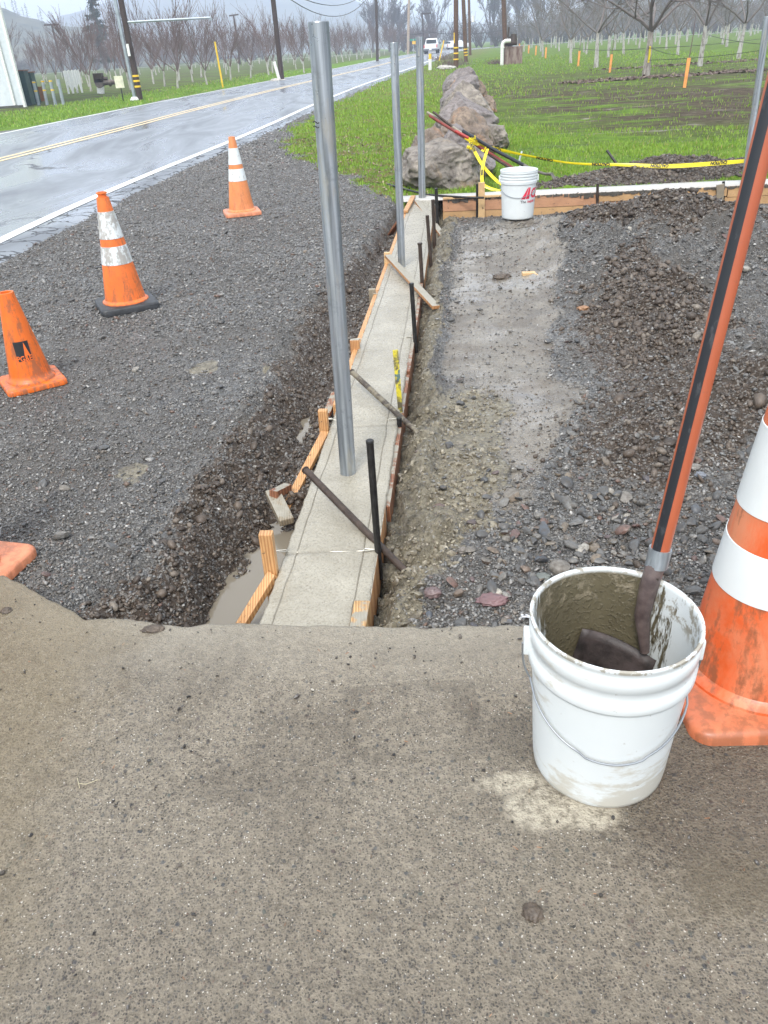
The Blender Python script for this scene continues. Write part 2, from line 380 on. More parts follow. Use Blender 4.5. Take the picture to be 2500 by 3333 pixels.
# ------------------------------------------------------------------ ground materials
def mat_ground():
    m = Mt('ground_mix'); c = m.co()
    n_big = m.noise(.9, 5, .6, c); n_mid = m.noise(6, 5, .65, c); n_f = m.noise(45, 4, .7, c); n_ff = m.noise(160, 3, .7, c)
    warp = m.n('VectorMath', {0: c, 1: m.n('VectorMath', {0: m.n('TexNoise', {'Vector': c, 'Scale': 30.0, 'Detail': 2.0}).outputs['Color'], 1: (.012, .012, .012)}, operation='MULTIPLY').outputs[0]}, operation='ADD').outputs[0]
    v1 = m.n('TexVoronoi', {'Vector': warp, 'Scale': 120.0}); v2 = m.n('TexVoronoi', {'Vector': warp, 'Scale': 260.0})
    r1 = m.xyz(v1.outputs['Color']).outputs[0]; r2 = m.xyz(v2.outputs['Color']).outputs[1]
    st1 = m.ramp(r1, [(0, (.048, .045, .042)), (.4, (.125, .122, .116)), (.7, (.21, .205, .195)), (.88, (.30, .285, .26)), (.96, (.12, .085, .06)), (1, (.42, .42, .39))])
    st2 = m.ramp(r2, [(0, (.02, .02, .02)), (.5, (.065, .066, .066)), (.85, (.15, .15, .145)), (1, (.42, .42, .40))])
    grav = m.mix(m.ramp(m.noise(25, 3, .6, c), [(.42, 0), (.58, 1)]), st1, st2)
    grav = m.mix(m.ramp(m.math('ADD', n_big, m.math('MULTIPLY', m.math('SUBTRACT', n_mid, .5), .4)), [(.42, .1), (.60, .75)]), grav, m.mix(n_f, (.04, .034, .027), (.115, .10, .082)), 'MIX')
    soil = m.mix(n_f, (.018, .0125, .009), (.105, .076, .053)); soil = m.mix(m.ramp(r1, [(.72, 0), (.8, .75)]), soil, st1)
    silt = m.mix(m.ramp(n_mid, [(.3, 0), (.7, 1)]), (.13, .112, .09), (.27, .24, .195)); silt = m.mix(m.ramp(m.math('ADD', r2, m.math('MULTIPLY', n_mid, .5)), [(.86, 0), (1.0, .7)]), silt, st1); silt = m.mix(m.ramp(m.noise(2.6, 5, .7, c), [(.47, 0), (.6, .6)]), silt, m.mix(n_f, (.055, .043, .032), (.15, .122, .092)))
    slop = m.mix(m.ramp(n_f, [(.3, 0), (.7, 1)]), (.11, .094, .062), (.30, .265, .19)); slop = m.mix(m.ramp(m.noise(14, 5, .7, c), [(.36, .75), (.5, 0)]), slop, (.04, .034, .024))
    slop = m.mix(m.ramp(r1, [(.9, 0), (.93, .6)]), slop, st1)
    gvar = m.noise(.35, 6, .65, c, 1.2); g2 = m.noise(3.0, 5, .65, c)
    grass = m.mix(m.ramp(g2, [(.3, 0), (.7, 1)]), (.08, .16, .014), (.20, .33, .035)); grass = m.mix(m.ramp(n_f, [(.35, .0), (.75, .55)]), grass, (.03, .055, .012))
    mud = m.mix(m.ramp(m.noise(5, 5, .7, m.mapping(c, (.6, 1.6, 1))), [(.35, 0), (.65, 1)]), (.035, .026, .016), (.125, .098, .066))
    X = m.xyz(c)
    # muddier ground inside the right-hand orchard and brown litter under the left rows
    right = m.math('MULTIPLY', m.ramp(m.math('DIVIDE', X.outputs[0], 40.0), [(.045, 0), (.11, 1)]), m.ramp(m.math('DIVIDE', X.outputs[1], 100.0), [(.10, 0), (.15, 1)]))
    right = m.math('MULTIPLY', right, m.ramp(m.math('DIVIDE', X.outputs[1], 100.0), [(.22, 1), (.5, .35)]))
    str_ = m.noise(.8, 6, .7, m.mapping(c, (.45, 1.6, 1)), .8)
    mudf = m.math('MULTIPLY', right, m.ramp(m.math('ADD', m.math('MULTIPLY', gvar, .5), m.math('MULTIPLY', str_, .5)), [(.40, 0), (.50, 1)]))
    grass = m.mix(mudf, grass, mud)
    wash = m.math('MULTIPLY', right, m.ramp(m.noise(1.6, 6, .7, m.mapping(c, (.35, 1.2, 1)), 1), [(.60, 0), (.66, .9)]))
    grass = m.mix(wash, grass, (.30, .28, .23))
    leftf = m.ramp(m.math('SUBTRACT', m.math('MULTIPLY', X.outputs[1], -.22), X.outputs[0]), [(0, 0), (1, 1)])
    lo = m.attr('left'); lof = m.math('MULTIPLY', lo, m.ramp(m.noise(.5, 5, .6, m.mapping(c, (.6, 1.4, 1))), [(.38, .35), (.6, .95)]))
    grass = m.mix(lof, grass, m.mix(g2, (.06, .05, .03), (.10, .095, .05)))
    tan = m.math('MULTIPLY', m.attr('verge'), m.ramp(m.noise(2.4, 5, .7, c), [(.44, 0), (.58, .8)])); grass = m.mix(tan, grass, (.16, .12, .055))
    ed = m.math('MULTIPLY', m.math('SUBTRACT', m.noise(18, 4, .7, c), .5), .9)
    def E_(n): return m.ramp(m.math('ADD', m.attr(n), ed), [(.42, 0), (.58, 1)])
    col = m.mix(E_('silt'), grav, silt); col = m.mix(E_('soil'), col, soil); col = m.mix(E_('slop'), col, slop); col = m.mix(E_('grass'), col, grass)
    ro = m.ramp(n_mid, [(.35, .33), (.65, .6)])
    pud = m.math('MULTIPLY', m.attr('silt'), m.ramp(m.noise(1.7, 4, .6, c), [(.45, 0), (.56, 1)]))
    ro = m.mix(pud, ro, (.10, .10, .10)); ro = m.mix(m.attr('grass'), ro, (.85, .85, .85)); ro = m.mix(m.math('MULTIPLY', m.attr('slop'), .7), ro, (.32, .32, .32))
    h = m.math('ADD', m.math('MULTIPLY', m.math('SUBTRACT', 1.0, v1.outputs['Distance']), .55), m.math('MULTIPLY', m.math('SUBTRACT', 1.0, v2.outputs['Distance']), .25))
    h2 = m.math('ADD', m.math('MULTIPLY', m.noise(26, 5, .7, c, .4), 2.4), m.math('ADD', m.math('MULTIPLY', n_f, 1.3), m.math('MULTIPLY', n_ff, .35)))
    hh = m.mix(m.math('MAXIMUM', m.attr('slop'), m.math('MAXIMUM', m.attr('soil'), m.attr('grass'))), h, h2)
    flat = m.math('SUBTRACT', 1.0, m.math('ADD', m.math('MULTIPLY', m.attr('silt'), .45), m.math('MULTIPLY', pud, .5)))
    nb = m.n('Bump', {'Height': m.math('MULTIPLY', hh, flat), 'Strength': 1.0, 'Distance': .014}).outputs[0]
    m.set(col=col, rough=ro, normal=nb, spec=m.math('SUBTRACT', .5, m.math('MULTIPLY', m.attr('grass'), .42)))
    return m.m
M_GROUND = mat_ground()

def mat_stone(name, stops, rough=.38):
    m = Mt(name); c = m.co(); r = m.rnd_island()
    base = m.ramp(r, stops); base = m.mix(m.ramp(m.noise(70, 4, .7, c), [(.42, .0), (.62, .65)]), base, (.062, .05, .038))
    m.set(col=base, rough=rough, normal=m.bump(m.noise(260, 2, .6, c), .4, .002)); return m.m
GST = [(0, (.050, .049, .047)), (.28, (.12, .12, .117)), (.55, (.215, .215, .208)), (.76, (.32, .31, .29)), (.91, (.15, .12, .09)), (.95, (.15, .08, .055)), (.98, (.34, .33, .31)), (1, (.6, .58, .54))]
M_STONE = mat_stone('gravel_stone', GST, .32)
M_COBBLE = mat_stone('cobble_stone', [(0, (.05, .052, .054)), (.4, (.11, .112, .11)), (.65, (.17, .162, .145)), (.82, (.18, .145, .105)), (.88, (.15, .085, .07)), (.93, (.06, .07, .085)), (1, (.40, .37, .31))], .4)

def mat_drive():
    m = Mt('exposed_aggregate'); c = m.co()
    warp = m.n('VectorMath', {0: c, 1: m.n('VectorMath', {0: m.n('TexNoise', {'Vector': c, 'Scale': 110.0, 'Detail': 3.0}).outputs['Color'], 1: (.007, .007, .007)}, operation='MULTIPLY').outputs[0]}, operation='ADD').outputs[0]
    n_big = m.noise(1.7, 6, .62, c, .8); n_mid = m.noise(8, 6, .72, c, .5); n_f = m.noise(150, 4, .8, c); n_p = m.noise(70, 5, .75, c)
    va = m.n('TexVoronoi', {'Vector': warp, 'Scale': 190.0}); vb = m.n('TexVoronoi', {'Vector': warp, 'Scale': 70.0}); vc = m.n('TexVoronoi', {'Vector': warp, 'Scale': 235.0})
    paste = m.mix(m.ramp(n_p, [(.30, 0), (.60, 1)]), (.125, .104, .076), (.285, .245, .183)); paste = m.mix(m.ramp(n_f, [(.34, .8), (.45, 0)]), paste, (.06, .05, .038))
    ra = m.xyz(va.outputs['Color']); rb = m.xyz(vb.outputs['Color']); rc = m.xyz(vc.outputs['Color'])
    sa = m.ramp(ra.outputs[0], [(0, (.035, .032, .028)), (.3, (.09, .078, .064)), (.5, (.17, .15, .12)), (.7, (.08, .068, .056)), (.85, (.12, .112, .105)), (.94, (.24, .21, .16)), (1, (.16, .09, .065))])
    in_a = m.math('MULTIPLY', m.ramp(va.outputs['Distance'], [(.3, 1), (.5, 0)]), m.ramp(ra.outputs[1], [(.25, 0), (.3, .85)]))
    col = m.mix(in_a, paste, sa)
    sb = m.ramp(rb.outputs[0], [(0, (.035, .042, .05)), (.3, (.075, .08, .085)), (.5, (.10, .07, .062)), (.7, (.13, .11, .09)), (.85, (.05, .07, .065)), (1, (.28, .24, .18))])
    in_b = m.math('MULTIPLY', m.ramp(vb.outputs['Distance'], [(.20, 1), (.38, 0)]), m.ramp(rb.outputs[1], [(.80, 0), (.84, .8)]))
    col = m.mix(in_b, col, sb)
    wh = m.math('MULTIPLY', m.ramp(vc.outputs['Distance'], [(.25, 1), (.4, 0)]), m.ramp(rc.outputs[1], [(.915, 0), (.935, .95)])); col = m.mix(wh, col, m.ramp(rc.outputs[2], [(0, (.34, .30, .23)), (.5, (.62, .58, .50)), (1, (.72, .70, .66))]))
    dk = m.math('MULTIPLY', m.ramp(vc.outputs['Distance'], [(.3, 1), (.5, 0)]), m.ramp(rc.outputs[0], [(.80, 0), (.84, .85)])); col = m.mix(dk, col, (.028, .024, .02))
    col = m.mix(m.math('MULTIPLY', m.math('SUBTRACT', 1.0, n_mid), .25), col, m.mix(1.0, col, (.62, .58, .54), 'MULTIPLY'))
    X = m.xyz(c)
    nz = m.math('MULTIPLY', m.math('ADD', m.math('SUBTRACT', n_mid, .5), m.math('MULTIPLY', m.math('SUBTRACT', n_p, .5), .4)), 2.0)
    def dist(x, y, rx, ry, cheb=False):
        d = m.n('VectorMath', {0: c, 1: (x, y, .05)}, operation='SUBTRACT').outputs[0]
        d = m.n('VectorMath', {0: d, 1: (1 / rx, 1 / ry, 0)}, operation='MULTIPLY').outputs[0]
        if cheb:
            q = m.xyz(m.n('VectorMath', {0: d}, operation='ABSOLUTE').outputs[0]); return m.math('MAXIMUM', q.outputs[0], q.outputs[1])
        return m.n('VectorMath', {0: d}, operation='LENGTH').outputs['Value']
    def blob(x, y, rx, ry, a, b, k=.5): return m.ramp(m.math('ADD', dist(x, y, rx, ry), m.math('MULTIPLY', nz, k)), [(max(0, a), 1), (b, 0)])
    wet = m.math('MULTIPLY', m.ramp(m.math('ADD', n_big, m.math('MULTIPLY', m.math('SUBTRACT', n_mid, .5), .25)), [(.45, 0), (.60, 1)]), .42)
    ring = m.ramp(m.math('ADD', dist(.035, 1.262, .165, .125, True), m.math('MULTIPLY', nz, .22)), [(.55, .12), (.86, 1), (1.0, .8), (1.12, 0)])
    wet = m.math('MAXIMUM', wet, m.math('MULTIPLY', ring, m.math('MULTIPLY', m.ramp(n_mid, [(.40, .15), (.60, 1)]), .72)))
    wet = m.math('MAXIMUM', wet, m.math('MULTIPLY', blob(.275, 1.20, .11, .10, .55, 1.05, .7), .62))
    wet = m.math('MAXIMUM', wet, m.math('MULTIPLY', blob(-.32, 1.12, .22, .10, .3, 1.1, 1.1), .45))
    wet = m.math('MAXIMUM', wet, m.math('MULTIPLY', blob(.85, 1.0, .62, .30, .7, 1.1, .6), .75))
    wet = m.math('MAXIMUM', wet, m.math('MULTIPLY', m.ramp(m.math('SUBTRACT', 1.10, X.outputs[1]), [(0, 0), (.5, 1)]), .35))
    col = m.mix(wet, col, m.mix(1.0, col, (.42, .385, .345), 'MULTIPLY'))
    dry = m.math('MAXIMUM', blob(.318, 1.005, .115, .062, .70, 1.0, .65), blob(.225, 1.075, .085, .032, .5, 1.0, .8))
    dry = m.math('MAXIMUM', dry, blob(.375, .985, .08, .045, .7, 1.0, .6))
    col = m.mix(m.math('MULTIPLY', dry, .88), col, m.mix(m.ramp(n_p, [(.35, 0), (.55, 1)]), (.13, .108, .075), (.46, .41, .315)))
    edge = m.ramp(m.math('ADD', m.attr('edge'), m.math('MULTIPLY', m.math('SUBTRACT', n_mid, .5), .7)), [(.0, .75), (.45, .4), (1, 0)])
    col = m.mix(edge, col, m.mix(n_p, (.20, .175, .135), (.40, .36, .285)))
    ye = m.ramp(m.math('ADD', m.math('MULTIPLY', X.outputs[0], -1), m.math('MULTIPLY', n_mid, .25)), [(.76, 0), (1.1, .5)])
    col = m.mix(ye, col, m.mix(n_p, (.09, .065, .03), (.24, .185, .095)))
    ol = m.math('MULTIPLY', blob(.78, .80, .40, .14, .4, 1.1, .8), .4); col = m.mix(ol, col, m.mix(n_p, (.06, .045, .022), (.17, .135, .075)))
    ro = m.mix(wet, m.ramp(n_mid, [(.3, .48), (.7, .66)]), (.33, .33, .33))
    h = m.math('ADD', m.math('MULTIPLY', va.outputs['Distance'], -.7), m.math('ADD', m.math('MULTIPLY', n_f, .9), m.math('MULTIPLY', n_p, .8))); h = m.math('ADD', h, m.math('MULTIPLY', in_b, .3))
    m.set(col=col, rough=ro, normal=m.bump(h, .95, .004)); return m.m
M_DRIVE = mat_drive()

def mat_road():
    m = Mt('wet_asphalt'); c = m.co()
    n = m.noise(.8, 5, .6, m.mapping(c, (1, .22, 1)), .8); nf = m.noise(140, 3, .7, c); nm = m.noise(.6, 6, .7, m.mapping(c, (1.3, .3, 1), (0, 0, .1)), .8)
    col = m.mix(nf, (.135, .15, .168), (.215, .235, .258)); col = m.mix(m.ramp(nm, [(.5, 0), (.7, .6)]), col, (.105, .113, .125))  # base lifted and blued beyond real asphalt, standing in for the sky's sheen
    cr1 = m.n('TexVoronoi', {'Vector': m.n('VectorMath', {0: m.mapping(c, (.5, .22, 1)), 1: m.n('VectorMath', {0: m.n('TexNoise', {'Vector': c, 'Scale': 1.5, 'Detail': 5.0}).outputs['Color'], 1: (.55, .55, 0)}, operation='MULTIPLY').outputs[0]}, operation='ADD').outputs[0], 'Scale': .55}, feature='DISTANCE_TO_EDGE').outputs[0]
    crk = m.ramp(cr1, [(0, 1), (.006, 1), (.012, 0)]); crk = m.math('MULTIPLY', crk, m.ramp(n, [(.50, 0), (.60, .7)]))
    ed = m.n('TexVoronoi', {'Vector': m.n('VectorMath', {0: c, 1: m.n('VectorMath', {0: m.n('TexNoise', {'Vector': c, 'Scale': 5.0, 'Detail': 5.0}).outputs['Color'], 1: (.3, .3, 0)}, operation='MULTIPLY').outputs[0]}, operation='ADD').outputs[0], 'Scale': 3.2}, feature='DISTANCE_TO_EDGE').outputs[0]
    edc = m.math('MULTIPLY', m.ramp(ed, [(0, 1), (.02, 1), (.04, 0)]), m.attr('margin')); crk = m.math('MAXIMUM', crk, edc)
    col = m.mix(crk, col, (.008, .008, .009))
    ro = m.ramp(n, [(.36, .52), (.48, .36), (.58, .16)]); col = m.mix(m.ramp(n, [(.36, .5), (.5, 0)]), col, (.07, .078, .09)); ro = m.mix(crk, ro, (.8, .8, .8))  # sheen streaks also put into the colour: dull stretches darkened, glossy ones left pale
    h = m.math('SUBTRACT', nf, m.math('MULTIPLY', crk, 2.0))
    m.set(col=col, rough=ro, normal=m.bump(h, m.n('Value').outputs[0], .0016) if False else m.bump(h, .22, .0016), coat=.0, crough=.08, spec=.8); return m.m
M_ROAD = mat_road()
def mat_paint(name, col, worn=.45):
    m = Mt(name); c = m.co(); f = m.ramp(m.math('ADD', m.math('MULTIPLY', m.noise(60, 4, .75, c), .6), m.math('MULTIPLY', m.noise(3, 4, .7, c), .4)), [(worn - .06, 1), (worn, 0)])
    m.set(col=m.mix(f, m.mix(m.noise(8, 4, .6, c), tuple(x * .8 for x in col), col), (.06, .06, .062)), rough=.4); return m.m
M_WPAINT = mat_paint('road_paint_white', (.80, .80, .77), .36); M_YPAINT = mat_paint('road_paint_yellow', (.78, .60, .33), .37)

# ------------------------------------------------------------------ ground sheet
def axis(a, b, st0, lo, hi, g=1.13):
    mid = np.arange(a, b, st0); L = [a]; s = st0
    while L[-1] > lo: s *= g; L.append(L[-1] - s)
    H = [mid[-1]]; s = st0
    while H[-1] < hi: s *= g; H.append(H[-1] + s)
    return np.concatenate([np.array(L[1:])[::-1], mid, np.array(H[1:])])
gx = axis(-4.4, 5.0, .0145, -1600, 1600)
yy = [1.42]
while yy[-1] < 12.5: yy.append(yy[-1] + .0042 * yy[-1] + .0035)
s_ = yy[-1] - yy[-2]
while yy[-1] < 2600: s_ *= 1.05; yy.append(yy[-1] + s_)
gy = np.concatenate([np.array([-400, -60, -12, -3, 0, .6, 1.0, 1.2, 1.32]), np.array(yy)])
GX, GY = np.meshgrid(gx, gy); X_, Y_ = GX.ravel(), GY.ravel()
mk = masks(X_, Y_); Z_ = height(X_, Y_)
rdv = road_d(X_, Y_)
mk['left'] = sst(2 * LANE + 3.2, 2 * LANE + 5.0, rdv + fbm(X_ * .5, Y_ * .5, 3, 77) * 3)
mk['verge'] = ((X_ < P1([(8, .9), (52, 5.3), (160, 25)], Y_)) & (rdv < 0)) * 1.0
ground = np_mesh('ground', np.stack([X_, Y_, Z_], 1), grid_faces(len(gx), len(gy)), M_GROUND, mk)
tag(ground, kind='structure')

# ------------------------------------------------------------------ concrete driveway slab in the foreground
dx = np.concatenate([np.arange(-8, -1.8, .15), np.arange(-1.8, 1.6, .008), np.arange(1.6, 8, .15)])
ye = YE(dx) + .012 * fbm(dx * 22, dx * 0, 4, 8) - .010 * sst(.12, .3, fbm(dx * 9, dx * 0 + 3, 3, 18))
prof = [(.0, -.11), (.0, -.012), (-.004, -.002), (-.012, .0)] + [(-.03 * 1.25 ** k + .0, 0) for k in range(1, 22)] + [(-12, 0)]
V = []
for d, z in prof:
    yv = ye + d + (0 if d > -.02 else 0)
    zz = .05 + z + (fbm(dx * 40, yv * 40, 2, 12) * .004 if d <= 0 and z > -.05 else 0) * (1 if d > -.2 else 0)
    V.append(np.stack([dx, yv, zz + 0 * dx], 1))
V = np.concatenate(V)
edge_a = np.concatenate([np.full(len(dx), min(1, -d / .30)) for d, z in prof])
drive = np_mesh('driveway', V, grid_faces(len(dx), len(prof))[:, ::-1], M_DRIVE, dict(edge=edge_a)); tag(drive, kind='structure')

# ------------------------------------------------------------------ road
def strip(name, offs, zf, mat, i0=0, i1=None, attr=None, jag=None):
    V = []; At = []
    idx = np.arange(len(RC))[i0:i1]
    for j, o in enumerate(offs):
        oo = o + (jag(idx) if (jag is not None and j == 0) else 0)
        P = RC[idx] + RN[idx] * (np.array(oo)[..., None] if np.ndim(oo) else oo)
        V.append(np.stack([P[:, 0], P[:, 1], np.full(len(idx), zf(o))], 1))
        if attr: At.append(np.full(len(idx), attr(o)))
    V = np.concatenate(V)
    return np_mesh(name, V, grid_faces(len(idx), len(offs))[:, ::-1], mat, dict(margin=np.concatenate(At)) if attr else None)
def road_z(o): return .055 - .045 * ((o - LANE) / LANE) ** 2 if -.05 <= o <= 2 * LANE + .05 else (.008 if -.3 <= o <= 2 * LANE + .2 else -.03)
def jag(i): s = RC[i, 1] * 1.0; return .10 * (vn2(s * 3.1, s * 0, 4) - .5) + .22 * (vn2(s * .7, s * 0, 6) - .5)
offs = [-.42, -.30, -.16, -.06, .06] + [LANE * k / 5 for k in range(1, 10)] + [2 * LANE, 2 * LANE + .12, 2 * LANE + .25]
road = strip('road', offs, road_z, M_ROAD, attr=lambda o: 1.0 if o < -.02 else 0.0, jag=jag); tag(road, kind='structure')
def line(name, o, wd, mat, seg=None):
    def zf(x): return road_z(x) + .0045
    l = strip(name, [o - wd / 2, o, o + wd / 2], zf, mat); tag(l, kind='structure')
line('road_marking', .02, .13, M_WPAINT); line('road_marking', 2 * LANE - .06, .15, M_WPAINT)
line('road_marking', LANE - .12, .12, M_YPAINT); line('road_marking', LANE + .12, .12, M_YPAINT)

# ------------------------------------------------------------------ gravel, pebbles, grass (too many to count)
ICO_V = None
def ico():
    bm = bmesh.new(); bmesh.ops.create_icosphere(bm, subdivisions=1, radius=1)
    v = np.array([q.co[:] for q in bm.verts]); f = np.array([[q.index for q in p.verts] for p in bm.faces]); bm.free(); return v, f
IV, IF = ico()
def ico2():
    bm = bmesh.new(); bmesh.ops.create_icosphere(bm, subdivisions=2, radius=1)
    v = np.array([q.co[:] for q in bm.verts]); f = np.array([[q.index for q in p.verts] for p in bm.faces]); bm.free(); return v, f
IV2, IF2 = ico2()
def octa():
    v = np.array([(1, 0, 0), (-1, 0, 0), (0, 1, 0), (0, -1, 0), (0, 0, 1), (0, 0, -1), (.62, .62, .5), (-.62, -.62, .5)]); bm = bmesh.new(); [bm.verts.new(p) for p in v]; bmesh.ops.convex_hull(bm, input=bm.verts); bm.verts.index_update(); bmesh.ops.triangulate(bm, faces=bm.faces[:]); f = np.array([[q.index for q in p.verts] for p in bm.faces]); bm.free(); return v, f
OV, OF = octa()
def stones(name, P, size, mat, flat=.6, sink=.25, tiny=False, rnd=False):
    IV, IF = (OV, OF) if tiny else (IV2, IF2) if rnd else (globals()['IV'], globals()['IF'])
    n = len(P); a = RNG.uniform(0, 2 * np.pi, n); tl = RNG.normal(0, .35, (n, 2))
    sc = np.stack([RNG.uniform(.8, 1.35, n), RNG.uniform(.65, 1.0, n), RNG.uniform(flat * .6, flat * 1.2, n)], 1) * size[:, None]
    J = 1 + RNG.uniform(-.24, .24, (n, len(IV), 1))
    if rnd:
        Q = RNG.normal(0, 1, (n, 5, 3)); Q /= np.linalg.norm(Q, axis=2)[..., None]; D = RNG.uniform(.55, .95, (n, 5)); J = np.ones((n, len(IV), 1)) * 1.08
        for q in range(5): dd = np.einsum('vk,nk->nv', IV, Q[:, q]); J[..., 0] = np.minimum(J[..., 0], D[:, q:q + 1] / np.maximum(dd, 1e-3) * (dd > .2) + 9 * (dd <= .2))
        J = J * (1 + RNG.uniform(-.04, .04, J.shape))
    V = IV[None] * J * sc[:, None, :]
    V[..., 2] += V[..., 0] * tl[:, :1] + V[..., 1] * tl[:, 1:] * .6
    ca, sa = np.cos(a)[:, None], np.sin(a)[:, None]
    X = V[..., 0] * ca - V[..., 1] * sa; Y = V[..., 0] * sa + V[..., 1] * ca
    V = np.stack([X, Y, V[..., 2]], -1) + P[:, None, :]
    V[..., 2] += (size * flat * (1 - sink * 2))[:, None]
    Fc = (IF[None] + (np.arange(n) * len(IV))[:, None, None]).reshape(-1, 3)
    o = np_mesh(name, V.reshape(-1, 3), Fc, mat, smooth=True); smooth_mesh(o.data, 35) if n < 3000 else None
    tag(o, kind='stuff'); return o
def scatter(n, box, wfun, ypow=0):
    x0, x1, y0, y1 = box
    x = RNG.uniform(x0, x1, n)
    y = (y0 ** -1 + RNG.uniform(0, 1, n) * (y1 ** -1 - y0 ** -1)) ** -1 if ypow else RNG.uniform(y0, y1, n)
    k = RNG.uniform(0, 1, n) < wfun(x, y); return x[k], y[k]
def infrustum(x, y): return np.abs(x) < .62 * y + 1.05
def w_gravel(x, y):
    m = masks(x, y); rd = road_d(x, y)
    ok = (y > YE(x) + .01) & ~((x > XL(y) - .04) & (x < XR(y) + .01) & (y < 8.75)) & (rd < -.32) & infrustum(x, y)
    ok &= ~((x > P1(WAT, y) - .0) & (x < XL(y)) & (y < 2.6)) & ~((x > .3) & (y > WY(x) - .02) & (y < WY(x) + .3))
    pile = np.clip(m['soil'] * 0 + sst(.05, .25, x - P1(MFOOT, y)) * (y < WY(x)), 0, 1)
    w = (1 - m['grass'] * .97) * (1 - m['silt'] * .86) * (1 - m['soil'] * .55) * (1 - m['slop'] * .985)
    return w * ok
x, y = scatter(330000, (-4.6, 3.8, 1.55, 12.5), w_gravel, 1)
sz = np.exp(RNG.normal(math.log(.0036), .42, len(x))) * (1 + .10 * (y - 2)); sz = np.minimum(sz, .022)
stones('gravel', np.stack([x, y, height(x, y)], 1), sz, M_STONE, .62, tiny=True)
x, y = scatter(150000, (-4.6, 4.6, 4.5, 12.5), w_gravel)
sz = np.exp(RNG.normal(math.log(.0058), .42, len(x))); stones('gravel', np.stack([x, y, height(x, y)], 1), np.minimum(sz, .024), M_STONE, .62, tiny=True)
x, y = scatter(60000, (-4.4, .4, 12.0, 27), w_gravel, 1)
stones('gravel', np.stack([x, y, height(x, y)], 1), np.exp(RNG.normal(math.log(.0095), .4, len(x))), M_STONE, .6, tiny=True)
# clods of wet soil on the trench bank and the pile
M_SOILC = mat_stone('soil_clod', [(0, (.026, .018, .013)), (.5, (.078, .056, .040)), (.85, (.13, .10, .075)), (1, (.20, .17, .135))], .5)
x, y = scatter(90000, (-1.3, 4.4, 1.6, 9.8), lambda x, y: masks(x, y)['soil'] * infrustum(x, y) * (y > YE(x) + .01) * ~((x > XL(y) - .03) & (x < XR(y) + .02) & (y < 8.7)) * ~((x > .3) & (y > WY(x) - .02) & (y < WY(x) + .3)), 1)
sz = np.exp(RNG.normal(math.log(.0050), .5, len(x))) * (1 + .07 * (y - 2)); stones('soil_clods', np.stack([x, y, height(x, y)], 1), np.minimum(sz, .035), M_SOILC, .75, .3)
x, y = scatter(60000, (1.2, 5.2, 3.5, 9.9), lambda x, y: masks(x, y)['soil'] * infrustum(x, y) * ~((x > .3) & (y > WY(x) - .02) & (y < WY(x) + .3)))
sz = np.exp(RNG.normal(math.log(.0085), .5, len(x))); stones('soil_clods', np.stack([x, y, height(x, y)], 1), np.minimum(sz, .04), M_SOILC, .75, .3)
M_SLOPC = mat_stone('cement_slop_clod', [(0, (.12, .10, .066)), (.5, (.22, .19, .132)), (1, (.31, .275, .20))], .33)
x, y = scatter(30000, (-.1, 1.3, 1.6, 8.3), lambda x, y: masks(x, y)['slop'] * (y > YE(x) + .01) * (x > XR(y) + .012) * (y < WY(x) - .02) * sst(-.12, .12, fbm(x * 6, y * 6, 3, 87) + .03), 1)
sz = np.exp(RNG.normal(math.log(.0048), .52, len(x))) * (1 + .06 * (y - 2)); stones('cement_slop', np.stack([x, y, height(x, y)], 1), np.minimum(sz, .024), M_SLOPC, .8, .48)
x, y = scatter(3600, (-3.5, 4.2, 1.6, 8.6), lambda x, y: w_gravel(x, y) * np.where(x > XR(y), np.where(x > P1(MFOOT, y) - .15, 1.0, .4), .12), 1)
sz = np.exp(RNG.normal(math.log(.0135), .30, len(x))) * (1 + .04 * (y - 2))
stones('pebbles', np.stack([x, y, height(x, y)], 1), sz, M_COBBLE, .6, .2, rnd=True)
# a drift of larger washed stones beside the slab
x = RNG.normal(.66, .28, 330); y = RNG.normal(2.02, .24, 330)
k = (w_gravel(x, y) > .05) & (x > .22); x, y = x[k], y[k]
sz = np.exp(RNG.normal(math.log(.0125), .42, len(x)))
stones('pebbles', np.stack([x, y, height(x, y)], 1), np.minimum(sz, .030), M_COBBLE, .62, .15, rnd=True)

M_CLOD = plain('wet_clod', (.085, .064, .046), .45, var=.5, vs=60, bump=.004, bs=200)
# grit tracked on the slab
M_GRIT = mat_stone('slab_grit', [(0, (.012, .012, .013)), (.7, (.04, .036, .032)), (.92, (.10, .08, .06)), (1, (.5, .46, .38))], .3)
x, y = scatter(3000, (-1.6, 1.3, .55, 1.85), lambda x, y: ((y < YE(x) - .02) & (((x - .425) ** 2 + (y - 1.125) ** 2) > .022)) * (.16 + .5 * sst(1.2, 1.75, y) + .6 * sst(.08, .2, fbm(x * 3, y * 3, 3, 93))))
stones('grit', np.stack([x, y, np.full(len(x), .05)], 1), np.exp(RNG.normal(math.log(.0021), .5, len(x))), M_GRIT, .7, .1)

